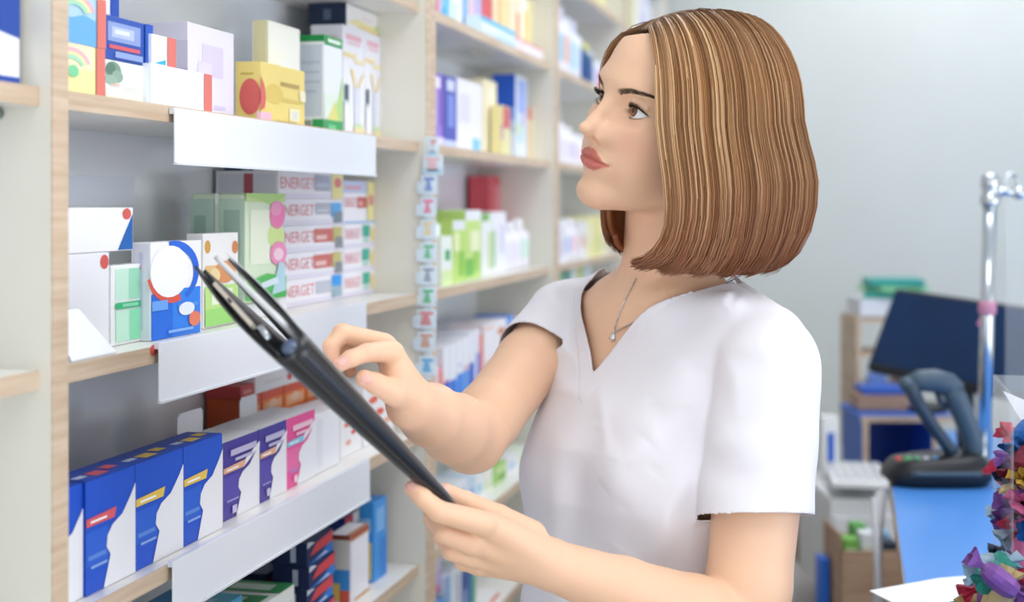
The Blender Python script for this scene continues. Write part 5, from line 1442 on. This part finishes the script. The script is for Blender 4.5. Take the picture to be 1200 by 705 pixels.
for s in (-1, 1):                                               # brow
    t = (s * q[:, 1] - .015) / .040
    zc = .0165 + .0075 * np.sin(np.clip(t, 0, 1) * 2.4) - .002 * np.clip(t, 0, 1)
    th = .0031 * np.clip(1.15 - .75 * t, .2, 1)
    bm = (1 - sm01(np.abs(q[:, 2] - zc) / th, .45, 1.15)) * sm01(t, -.06, .08) * (1 - sm01(t, .92, 1.05)) * (q[:, 0] > .05)
    col += (BROW - col) * (.82 * bm)[:, None]
    lid = np.maximum(almond(q, s), 0)
    em = np.exp(-(lid / .0016) ** 2) * (q[:, 0] > .06) * (np.linalg.norm(q - EC[s], axis=1) < .026)
    upm = sm01(q[:, 2] - EYU - EYT * (s * q[:, 1] - EYL), -.001, .003)
    col += (np.array(lin('#7a5a4c')) - col) * (em * (.25 + .5 * upm))[:, None]
skin_m = col_mat('skin', .42, .4, sss=.12)
nt, N, L, b_ = nodes(skin_m)
nz = N.new('ShaderNodeTexNoise'); nz.inputs['Scale'].default_value = 900; nz.inputs['Detail'].default_value = 3
bp = N.new('ShaderNodeBump'); bp.inputs['Strength'].default_value = .05; bp.inputs['Distance'].default_value = .0005
tc = N.new('ShaderNodeTexCoord'); L.new(tc.outputs['Object'], nz.inputs['Vector']); L.new(nz.outputs['Fac'], bp.inputs['Height']); L.new(bp.outputs[0], b_.inputs['Normal'])
body = np_mesh('body', V, Q, [skin_m], person, col=col)

# eyes
scl, iris_m = None, None
eye_m = col_mat('eye', .06, .6)
for s in (-1, 1):
    gz = np.array([.985, -.10 * s, .15]); gz /= np.linalg.norm(gz)
    a1 = np.cross(gz, [0, 0, 1.]); a1 /= np.linalg.norm(a1); a2 = np.cross(a1, gz)
    vs, cs = [], []
    angs = np.concatenate([np.linspace(0, 30, 40), np.linspace(32, 180, 30)]); seg = 48
    for an in angs:
        for k in range(seg):
            ph = 2 * math.pi * k / seg; t = math.radians(an)
            bulge = 1 + .05 * max(0, 1 - (an / 27) ** 2)
            vs.append(EC[s] + ER * bulge * (gz * math.cos(t) + math.sin(t) * (a1 * math.cos(ph) + a2 * math.sin(ph))))
            if an < 9: c = np.array(lin('#0c0a0a'))
            elif an < 24:
                u = (an - 9) / 15; c = np.array(lin('#8a5a34')) * (1.15 - .35 * u) * (.86 + .22 * math.sin(ph * 9 + math.sin(ph * 5) * 2)); 
                if an > 22.2: c = np.array(lin('#3a281c'))
            else: c = np.array(lin('#f1efee')) 
            cs.append(c)
    nA = len(angs)
    Qs = np.array([(i * seg + k, i * seg + (k + 1) % seg, (i + 1) * seg + (k + 1) % seg, (i + 1) * seg + k) for i in range(nA - 1) for k in range(seg)])
    np_mesh('eyeball', HEAD.world(np.array(vs)), Qs, [eye_m], person, col=np.array(cs))
# lashes
lash_m = mat('lashes', '#1b1412', .5)
def strands(lst, m, name, parent, seg=3):
    mb = MB()
    for pts, rr in lst: mb.tube(pts, rr, m, seg, cap=False)
    return mb.build(name, parent)
for s in (-1, 1):
    lst = []
    edge = []
    for i in range(64):
        dl = -.0142 + .0292 * i / 63
        x = abs(dl / EYW); du = EYU + EYT * dl + EYH * (1 - min(1, x) ** 2.2)
        yv, zv = s * (EYL + dl), du
        rr = LIDR ** 2 - (yv - EC[s][1]) ** 2 - (zv - EC[s][2]) ** 2
        xf_ = EC[s][0] + math.sqrt(max(rr, 1e-8)) + .0002
        p = np.array([xf_, yv, zv]); edge.append(p)
        out = np.array([.8, s * (.25 + 22 * dl), .1]); out /= np.linalg.norm(out)
        ln = .0078 * (.55 + .45 * min(1, (i + 8) / 40)) * random.uniform(.8, 1.1)
        pts = [p, p + out * ln * .45 + np.array([0, 0, -.0004]), p + out * ln * .8 + np.array([0, 0, .0016]), p + out * ln + np.array([0, 0, .0038])]
        lst.append(([HEAD.world(a) for a in pts], [.00030, .00024, .00016, .00005]))
    lst.append(([HEAD.world(a + np.array([.0002, 0, .0001])) for a in edge[::3]], [.0003 + .0005 * min(1, k / 6) * min(1, (21 - k) / 3) for k in range(len(edge[::3]))]))
    for i in range(22):
        dl = -.008 + .021 * i / 21; x = abs(dl / EYW); du = EYU + EYT * dl - EYD * (1 - min(1, x) ** 2)
        yv = s * (EYL + dl); rr = LIDR ** 2 - (yv - EC[s][1]) ** 2 - (du - EC[s][2]) ** 2
        p = np.array([EC[s][0] + math.sqrt(max(rr, 1e-8)), yv, du]); out = np.array([.8, s * (.2 + 15 * dl), -.5]); out /= np.linalg.norm(out)
        lst.append(([HEAD.world(p), HEAD.world(p + out * .0018), HEAD.world(p + out * .0034)], [.00016, .00011, .00004]))
    strands(lst, lash_m, 'eyelashes', person)
# brow hairs
brow_m = mat('brow hair', '#4f3b2e', .6)
def project(p, it=6):
    p = np.atleast_2d(np.array(p, float))
    for _ in range(it):
        d = F.evn(p); g = F.grad(p); n2 = np.maximum((g * g).sum(1), .05)
        st = -(d / n2)[:, None] * g; ln = np.linalg.norm(st, axis=1, keepdims=True)
        p = p + st * np.minimum(1, .004 / np.maximum(ln, 1e-9))
    return p
for s in (-1, 1):
    P0, P1 = [], []
    for i in range(190):
        t = random.random(); 
        zc = .0165 + .0075 * math.sin(t * 2.4) - .002 * t; th = .0028 * min(1, max(.25, 1.15 - .75 * t))
        y = .015 + .040 * t; z = zc + random.uniform(-1, 1) * th
        P0.append((.092 - 18 * (y - .02) ** 2, s * y, z)); P1.append((.092 - 18 * (y - .015) ** 2, s * (y + .0045), z + .0016 * (.6 - t)))
    A, B_ = project(HEAD.world(np.array(P0))), project(HEAD.world(np.array(P1)))
    nrm = HEAD.world(np.array([1., s * .3, 0])) - HO
    strands([([a, (a + b) / 2 + nrm * .0006, b + nrm * .0004], [.00016, .00017, .00006]) for a, b in zip(A, B_)], brow_m, 'eyebrow', person)

# finger nails
nail_m = mat('finger nail', '#eeb7ab', .22, spec=.55)
def ray_hit(px, py, d0):
    dr = FW + (px - 600) / FPX * RT + (240 - py) / FPX * UP; ln = np.linalg.norm(dr)
    best, bd_, d = 9.0, d0, d0
    for _ in range(120):
        e = float(F.evn((EYE + d * dr)[None])[0])
        if abs(e) < best: best, bd_ = abs(e), d
        if abs(e) < 1e-5: break
        d += min(e, .01) / ln
        if d > d0 + .35: break
    return EYE + bd_ * dr
for (px, py, d0, ch) in ((429, 444, 1.33, tR[0]), (402, 423, 1.32, fR[0][0]), (481, 568, 1.28, fL[0][0]), (519, 573, 1.35, tL[0])):
    c = ray_hit(px, py, d0); g = F.grad(c[None])[0]; g /= np.linalg.norm(g)
    ax = ch[-1] - ch[-2]; ax -= g * (ax @ g); ax /= np.linalg.norm(ax); bx = np.cross(g, ax)
    rows_ = []
    for i in range(9):
        u = -1 + 2 * i / 8; r_ = []
        for j in range(9):
            v = -1 + 2 * j / 8
            hw = .0052 * math.sqrt(max(0.02, 1 - abs(u) ** 3)); r_.append(c + ax * (.0062 * u) + bx * hw * v)
        rows_.append(r_)
    flat = project(np.array([p for r_ in rows_ for p in r_]))
    flat = flat + g * .0004
    m = MB(); m.grid([list(flat[i * 9:(i + 1) * 9]) for i in range(9)], nail_m); m.build('fingernail', person, solid=.0005)

# --- tunic
cloth = mat('white tunic cotton', '#ebe9f0', .75, spec=.2)
nt, N, L, b_ = nodes(cloth)
b_.inputs['Sheen Weight'].default_value = .15
wv = N.new('ShaderNodeTexNoise'); wv.inputs['Scale'].default_value = 700; tc = N.new('ShaderNodeTexCoord'); L.new(tc.outputs['Object'], wv.inputs['Vector'])
bp = N.new('ShaderNodeBump'); bp.inputs['Strength'].default_value = .08; bp.inputs['Distance'].default_value = .0005
L.new(wv.outputs['Fac'], bp.inputs['Height']); L.new(bp.outputs[0], b_.inputs['Normal'])
T = Field()
US = np.array([-.75, -.62, -.50, -.36, -.27, -.20, -.14, -.08, -.04, -.015, .015, .045])
FFr = np.array([.152, .152, .152, .150, .148, .148, .138, .115, .090, .075, .055, .02])
BKr = np.array([.125, .125, .118, .100, .100, .104, .108, .108, .100, .090, .075, .05])
SDr = np.array([.198, .194, .186, .168, .158, .152, .152, .153, .150, .140, .115, .07])
def d_torso(q):
    u = q[:, 2]
    ff, bk, sd = np.interp(u, US, FFr), np.interp(u, US, BKr), np.interp(u, US, SDr)
    a = np.where(q[:, 0] > 0, ff, bk); n = 2.4
    k = (np.abs(q[:, 0] / a) ** n + np.abs(q[:, 1] / sd) ** n + 1e-12) ** (1 / n)
    r = np.sqrt(q[:, 0] ** 2 + q[:, 1] ** 2)
    d = (k - 1) * np.minimum(np.minimum(a, sd), np.maximum(r / np.maximum(k, 1e-6), .02))
    return np.maximum(d, u - .048) * .85
T.fn(d_torso, (0, 0, -.34), .50, .02, TOR)
for s in (-1, 1):
    T.cone((-.012, s * .045, .026), (-.005, s * .145, -.022), .043, .050, .03, TOR)
    T.ell((.066, s * .066, -.185), (.072, .07, .075), .03, TOR)
AXN = ELN - SHN; AXN /= np.linalg.norm(AXN); AXF = ELF - SHF; AXF /= np.linalg.norm(AXF)
NHN = AXN + .17 * RT; NHN /= np.linalg.norm(NHN); HEMN = SHN + AXN * .200; HEMF = SHF + AXF * .108
SLN = (SHN + AXN * .040, SHN + AXN * .225, .056, .0625); SLF = (SHF + AXF * .018, SHF + AXF * .125, .048, .0495)
def d_sleeve(SL, hem, nh): return lambda p: np.maximum(d_cone(p, *SL), (p - hem) @ nh - .006)
T.fn(d_sleeve(SLN, HEMN, NHN), (SLN[0] + SLN[1]) / 2, .19, .006)
T.fn(d_sleeve(SLF, HEMF, AXF), (SLF[0] + SLF[1]) / 2, .12, .028)
SKN = Field(); SKN.pr = [P_ for P_ in F.pr if P_[2] is TOR or P_[2] is WORLD][:TORN]
T.fn(lambda p: SKN.ev(p) - .0065, TO - UP * .1, .42, .012)
# folds
FOLDS = []
def fold(pix, amp, wid):
    P_ = np.array([W(*p) for p in pix]); FOLDS.append((P_, amp, wid))
fold([(842, 395, 1.54), (822, 440, 1.53), (812, 490, 1.52), (815, 545, 1.52)], -.0060, .0085)     # armhole
fold([(868, 332, 1.60), (850, 365, 1.56), (838, 400, 1.54)], -.0028, .005)
fold([(872, 328, 1.60), (852, 365, 1.56), (836, 402, 1.54), (820, 450, 1.53), (812, 500, 1.52), (818, 550, 1.52)], -.0022, .0038)
fold([(836, 404, 1.54), (858, 440, 1.52), (868, 500, 1.50)], .0030, .011)
fold([(845, 395, 1.54), (895, 410, 1.50), (935, 450, 1.50)], .0032, .014)
fold([(815, 525, 1.52), (860, 520, 1.49), (910, 500, 1.47)], .0035, .013)
fold([(822, 560, 1.5), (870, 560, 1.48), (920, 545, 1.47)], -.0028, .013)
fold([(808, 500, 1.52), (770, 515, 1.53), (725, 540, 1.56), (700, 580, 1.58)], .0050, .014)
fold([(812, 530, 1.52), (775, 560, 1.53), (740, 600, 1.55), (722, 660, 1.56)], -.0050, .014)
fold([(815, 555, 1.52), (785, 600, 1.53), (765, 680, 1.54)], .0045, .013)
fold([(690, 500, 1.60), (680, 560, 1.6), (676, 640, 1.6), (674, 720, 1.6)], -.0045, .014)
fold([(655, 520, 1.65), (648, 600, 1.65), (645, 720, 1.65)], .0040, .012)
fold([(640, 430, 1.72), (660, 450, 1.68), (690, 470, 1.63)], .0028, .010)
fold([(700, 440, 1.62), (706, 500, 1.6), (715, 560, 1.58)], .0025, .007)
fold([(760, 400, 1.60), (790, 430, 1.57), (815, 470, 1.54)], .0030, .016)
fold([(730, 470, 1.58), (770, 480, 1.55), (808, 500, 1.52)], -.0028, .012)
def d_folds(p):
    out = np.zeros(len(p))
    for P_, amp, wid in FOLDS:
        dm = np.full(len(p), 9.0); tt = np.zeros(len(p)); n = len(P_) - 1
        for i in range(n):
            ba = P_[i + 1] - P_[i]; t = np.clip(((p - P_[i]) @ ba) / (ba @ ba), 0, 1)
            qd = p - P_[i] - t[:, None] * ba
            vd = qd - np.outer(qd @ FW, FW) * .75            # tolerant along the line of sight depth of the cloth
            dd = np.sqrt((vd * vd).sum(1)); m_ = dd < dm
            dm = np.where(m_, dd, dm); tt = np.where(m_, (i + t) / n, tt)
        out -= amp * np.exp(-(dm / wid) ** 2) * np.sin(np.clip(tt * 1.0 + .08, 0, 1) * math.pi) ** .6
    # broad soft unevenness and vertical drape below the chest
    q = TOR.loc(p); low = np.clip((-.16 - q[:, 2]) / .3, 0, 1)
    out += low * .0028 * np.sin(q[:, 1] * 62 + 3 * q[:, 2] + 1.2 * np.sin(q[:, 2] * 12)) * (1 + .4 * np.sin(q[:, 1] * 25))
    out += .0011 * np.sin(p[:, 0] * 70 + 20 * p[:, 2]) * np.sin(p[:, 2] * 58 + 31 * p[:, 1])
    # seam of the neck facing
    g = q[:, 2] - (-.057 + 1.28 * np.abs(q[:, 1] + .012)) ; fr = (q[:, 0] > 0.0) & (q[:, 2] > -.12)
    out += fr * (.0009 * np.exp(-((g + .034) / .0022) ** 2) + .0007 * sm01(g, -.036, -.032) * -1)
    return out
T.fn(d_folds, TO - UP * .3, 5.0, 0, WORLD, 'a')
tlo = np.array([-.62, 1.25, .66]); thi = np.array([.16, 2.12, 1.46])
TV, TQ = T.mesh(tlo, thi, .0026, project=2)
def g_cut(p):
    """positive where the cloth is cut away"""
    q = TOR.loc(p)
    y = np.abs(q[:, 1] + .012)
    right = q[:, 1] > -.012
    vneck = np.where((q[:, 0] > np.where(right, -.03, -.005)) & (y < np.where(right, .14, .088)), q[:, 2] + .057 - np.where(right, 1.30 * y - 3.6 * y * y, 1.28 * y), -1.0)
    ring = np.where(q[:, 2] > .0, .078 - np.sqrt((q[:, 0] + .022) ** 2 + q[:, 1] ** 2), -1.0)
    neck = np.maximum(vneck, ring)
    bot = -.655 - q[:, 2]
    wob = .0025 * np.sin(np.arctan2((p - SHN) @ FW, (p - SHN) @ RT) * 2 + .6)
    dt = np.minimum(d_torso(q), np.minimum(d_ell(q, np.array([.066, .066, -.185]), np.array([.072, .07, .075])), d_ell(q, np.array([.066, -.066, -.185]), np.array([.072, .07, .075]))))
    sn, sf = d_cone(p, *SLN), d_cone(p, *SLF)
    dt = np.minimum(dt, SKN.ev(p) - .0065)
    dn = np.where(sn < .006, np.minimum((p - HEMN) @ NHN + wob, dt - .0120), -1.0)
    df = np.where(sf < .006, np.minimum((p - HEMF) @ AXF, dt - .010), -1.0)
    return np.maximum(np.maximum(neck, bot), np.maximum(dn, df))
gv = g_cut(TV)
keep = (gv[TQ] < 0).any(1)
TQ = TQ[keep]
used = np.unique(TQ); mp = np.full(len(TV), -1); mp[used] = np.arange(len(used)); TV, TQ = TV[used], mp[TQ]
for _ in range(3):                                             # settle the raw border onto the cut line
    gv = g_cut(TV); k = np.flatnonzero(gv > 0); p = TV[k]; e = 5e-4; gr = np.zeros_like(p)
    for i in range(3):
        dp = np.zeros(3); dp[i] = e; gr[:, i] = (g_cut(p + dp) - g_cut(p - dp)) / (2 * e)
    n2 = (gr * gr).sum(1); ok = (n2 > .2) & (n2 < 6)
    st = -(gv[k] / np.maximum(n2, .2))[:, None] * gr; ln = np.linalg.norm(st, axis=1, keepdims=True); st *= np.minimum(1, .004 / np.maximum(ln, 1e-9))
    TV[k[ok]] += st[ok]
tun = np_mesh('tunic', TV, TQ, [cloth], person)
md = tun.modifiers.new('solid', 'SOLIDIFY'); md.thickness = .0016; md.offset = -1
# trousers and shoes, below the picture
LG = Field()
for s in (-1, 1):
    hp = TOR.world((0, s * .085, -.52)); kn = TOR.world((.012, s * .09, -.84)); an = TOR.world((-.012, s * .095, -1.21))
    LG.cone(hp, kn, .098, .074, .03); LG.cone(kn, an, .074, .068, .02)
LG.ell((0, 0, -.5), (.115, .165, .12), .04, TOR)
LV, LQ = LG.mesh(np.array([-.75, 1.2, .04]), np.array([.35, 2.2, .98]), .006, project=1)
np_mesh('trousers', LV, LQ, [mat('white trousers', '#eceaf0', .8)], person)
SF = Field()
for s in (-1, 1):
    fx = lambda f, u, s=s: np.array([*TOR.world((f, s * .095, 0))[:2], u])
    SF.cone(fx(-.05, .042), fx(.13, .034), .036, .030, .01); SF.cone(fx(-.05, .045), fx(-.04, .10), .036, .034, .02)
    SF.fn(lambda q: .006 - q[:, 2], fx(0, -.1), .3, .004, WORLD, 's')
SV, SQ = SF.mesh(np.array([-.8, 1.1, -.02]), np.array([.4, 2.3, .2]), .005, project=1)
SV[:, 2] = np.maximum(SV[:, 2], .001)
np_mesh('shoes', SV, SQ, [mat('white shoes', '#e6e6e8', .5)], person)

# --- necklace
silver = mat('silver chain', '#c9c6c4', .22, 1.0)
neck_px = [(872, 320), (856, 329), (838, 338), (818, 347), (796, 356), (772, 365), (748, 375), (732, 383), (719, 389)]
neck_px2 = [(719, 389), (722, 378), (727, 364), (733, 350), (740, 336), (745, 326)]
pa = [ray_hit(a, b, 1.5) for a, b in neck_px]; pb_ = [ray_hit(a, b, 1.5) for a, b in neck_px2]
sh = -FW * .0018
m = MB()
def smooth_path(P_, n):
    P_ = np.array(P_); t = np.linspace(0, len(P_) - 1, n); return [np.array([np.interp(x, np.arange(len(P_)), P_[:, i]) for i in range(3)]) for x in t]
for P_ in (pa, pb_):
    pts = smooth_path(P_, 60)
    m.tube([p + sh + UP * (.0003 * math.sin(i * 2.4)) for i, p in enumerate(pts)], [.0008 + .00035 * (i % 2) for i in range(60)], silver, 6)
nl = m.build('necklace', person)
m = MB(); c = pa[-1] + sh * 1.5
m.ball(c - UP * .006, (.0042, .0042, .0046), mat('clear stone', '#e8e6ea', .05, .6), 8, 5); m.ball(c - UP * .001, .0022, silver, 8, 6)
for a in range(6): m.ball(c - UP * .006 + RT * .0046 * math.cos(a * 1.047) + UP * .0046 * math.sin(a * 1.047), .0014, silver, 6, 5)
m.build('pendant', nl)

# --- hair: a smooth under-sheet and fine strands over it (f, l, z around the head's centre)
GU = np.array([0, .15, .35, .55, .75, .9, 1.0])
HR = np.array([(.035, .002, .112), (.020, .003, .125), (-.01, .003, .135), (-.04, .003, .139), (-.065, .003, .136), (-.080, .002, .132), (-.088, 0, .128)])
HW = np.array([(.070, .077, .015), (.042, .090, .010), (-.01, .098, .010), (-.06, .099, .010), (-.115, .082, .020), (-.145, .045, .020), (-.155, 0, .02)])
HL = np.array([(.060, .082, -.10), (.038, .098, -.09), (-.015, .106, -.08), (-.07, .107, -.075), (-.135, .082, -.07), (-.166, .045, -.07), (-.178, 0, -.07)])
HE = np.array([(.094, .062, -.155), (.062, .080, -.164), (.008, .088, -.168), (-.042, .080, -.168), (-.092, .056, -.165), (-.108, .03, -.160), (-.112, 0, -.157)])
HSC = np.array([.955, 1.03, .955])
HR, HW, HL, HE = HR * HSC, HW * HSC, HL * HSC, HE * HSC
def gi(T_, u):
    u = np.atleast_1d(u)
    return np.stack([np.interp(u, GU, T_[:, i]) for i in range(3)], -1)
def gs(T_, u):                                                  # smoothed lookup
    return (gi(T_, np.clip(u - .05, 0, 1)) + 2 * gi(T_, u) + gi(T_, np.clip(u + .05, 0, 1))) / 4
def hair_path(u, n=18, s=1, lift=0.0, hem=0.0, part=0.0):
    """points of one lock; u: 0 front .. 1 back"""
    r, w_, l_, e = gs(HR, u)[0], gs(HW, u)[0], gs(HL, u)[0], gs(HE, u)[0]
    e = e.copy(); e[2] += hem
    if s < 0:
        q_ = (1 - u) ** 2
        w_, l_ = w_ - np.array([.017, .015, 0]) * q_, l_ - np.array([.010, .010, 0]) * q_
        e += np.array([-.040, -.010, .026]) * q_
    k = 1 + lift / .1
    out = []
    for t in np.linspace(0, 1, n):
        if t < .5:
            a = t / .5 * math.pi / 2
            h = r[:2] + (w_[:2] - r[:2]) * math.sin(a) ** .95; z = w_[2] + (r[2] - w_[2]) * math.cos(a)
        elif t < .72:
            x = (t - .5) / .22; x2 = x * x * (3 - 2 * x); h = w_[:2] + (l_[:2] - w_[:2]) * x2; z = w_[2] + (l_[2] - w_[2]) * x
        else:
            a = (t - .72) / .28 * math.pi / 2; h = l_[:2] + (e[:2] - l_[:2]) * (1 - math.cos(a)); z = l_[2] + (e[2] - l_[2]) * math.sin(a)
        cx = np.array([-.045, 0.])
        d = h - cx; rr = np.linalg.norm(d) + 1e-6
        tt = min(1, t / .12)
        if s < 0: lift_ = lift + .011 * (1 - u) ** 6 * math.sin(math.pi * min(1, t / .5)); h = h + d / rr * lift_ * tt
        else: h = h + d / rr * lift * tt
        out.append((h[0], s * h[1], z + lift * max(0, 1 - t / .5) * tt))
    return np.array(out)
HCOL = {k: np.array(lin(v)) for k, v in dict(dark='#6f4c30', mid='#a87448', light='#e0ba8e', root='#74604c', tip='#8a4f34').items()}
hair_m = col_mat('hair', .36, .45)
nt, N, L, b_ = nodes(hair_m); b_.inputs['Anisotropic'].default_value = .5
def hcol(base, t):
    c = base.copy()
    c = c + (HCOL['root'] - c) * .6 * max(0, 1 - t / .22)
    c = c + (HCOL['tip'] - c) * .75 * sm01(np.array([t]), .52, .97)[0]
    return c
# under-sheet, both halves, closed volume from strands' own shape pulled in
for s in (1, -1):
    us = np.linspace(0, 1, 60); P_ = [hair_path(u, 40, s, -.004) for u in us]
    Vh = HAIR.world(np.array(P_).reshape(-1, 3))
    Qh = np.array([(i * 40 + j, (i + 1) * 40 + j, (i + 1) * 40 + j + 1, i * 40 + j + 1) for i in range(59) for j in range(39)])
    if s < 0: Qh = Qh[:, ::-1]
    ch = np.array([hcol(HCOL['mid'] * .8, j / 39) for i in range(60) for j in range(40)])
    o = np_mesh('hair_underlayer', Vh, Qh, [hair_m], person, col=ch)
    md = o.modifiers.new('solid', 'SOLIDIFY'); md.thickness = .006; md.offset = 0
def tubes(paths, radii, cols):
    n = paths.shape[1]; S_ = len(paths)
    tg_ = np.gradient(paths, axis=1); tg_ /= np.linalg.norm(tg_, axis=2, keepdims=True) + 1e-9
    cdir = paths - HHO; b1 = np.cross(tg_, cdir); b1 /= np.linalg.norm(b1, axis=2, keepdims=True) + 1e-9
    b2 = np.cross(tg_, b1)
    ring = [radii[..., None] * (math.cos(a) * b1 * 1.5 + math.sin(a) * b2) for a in (math.pi / 2 + .0, math.pi * 7 / 6, math.pi * 11 / 6)]
    Vt = np.stack([paths + r for r in ring], 2).reshape(-1, 3)
    base = (np.arange(S_)[:, None] * n + np.arange(n - 1)[None]).reshape(-1) * 3
    Qt = np.concatenate([np.stack([base + k, base + (k + 1) % 3, base + 3 + (k + 1) % 3, base + 3 + k], 1) for k in range(3)])
    return Vt, Qt, np.repeat(cols.reshape(-1, 3), 3, 0)
for s, NS in ((1, 3400), (-1, 1500)):
    paths, cols, rads = [], [], []
    rs = np.random.default_rng(5 if s > 0 else 6)
    lock = rs.random(260)                                       # neighbouring strands share a tint
    for i in range(NS):
        u = rs.random() ** 1.08
        lift = .0005 + abs(rs.normal(0, .0018)) + .0012 * math.sin(u * 90)
        hem = rs.normal(0, .0025) - .002 * math.sin(u * 47)
        if u > .12 and rs.random() < .12: hem += abs(rs.normal(0, .02))
        if i < 30: lift += rs.random() * .0015
        p = hair_path(u, 18, s, lift, hem)
        wv_ = np.linspace(0, 1, 18)
        p[:, 0] += .0012 * np.sin(wv_ * rs.uniform(2, 6) + rs.random() * 6) * wv_
        p[:, 1] += .0012 * np.sin(wv_ * rs.uniform(2, 6) + rs.random() * 6) * wv_ * s
        v = lock[int(u * 259)] * .45 + .55 * rs.random()
        base = HCOL['dark'] + (HCOL['mid'] - HCOL['dark']) * min(1, v / .45) if v < .45 else HCOL['mid'] + (HCOL['light'] - HCOL['mid']) * min(1, (v - .45) / .42)
        paths.append(HAIR.world(p)); cols.append([hcol(base, t) for t in wv_])
        r0 = rs.uniform(.00035, .0007); rads.append(r0 * np.clip(np.minimum((wv_ + .15) * 4, (1.04 - wv_) * 7), .15, 1))
    Vt, Qt, ct = tubes(np.array(paths), np.array(rads), np.array(cols))
    o = np_mesh('hair_strands', Vt, Qt, [hair_m], person, col=ct)
    o['kind'] = 'stuff'
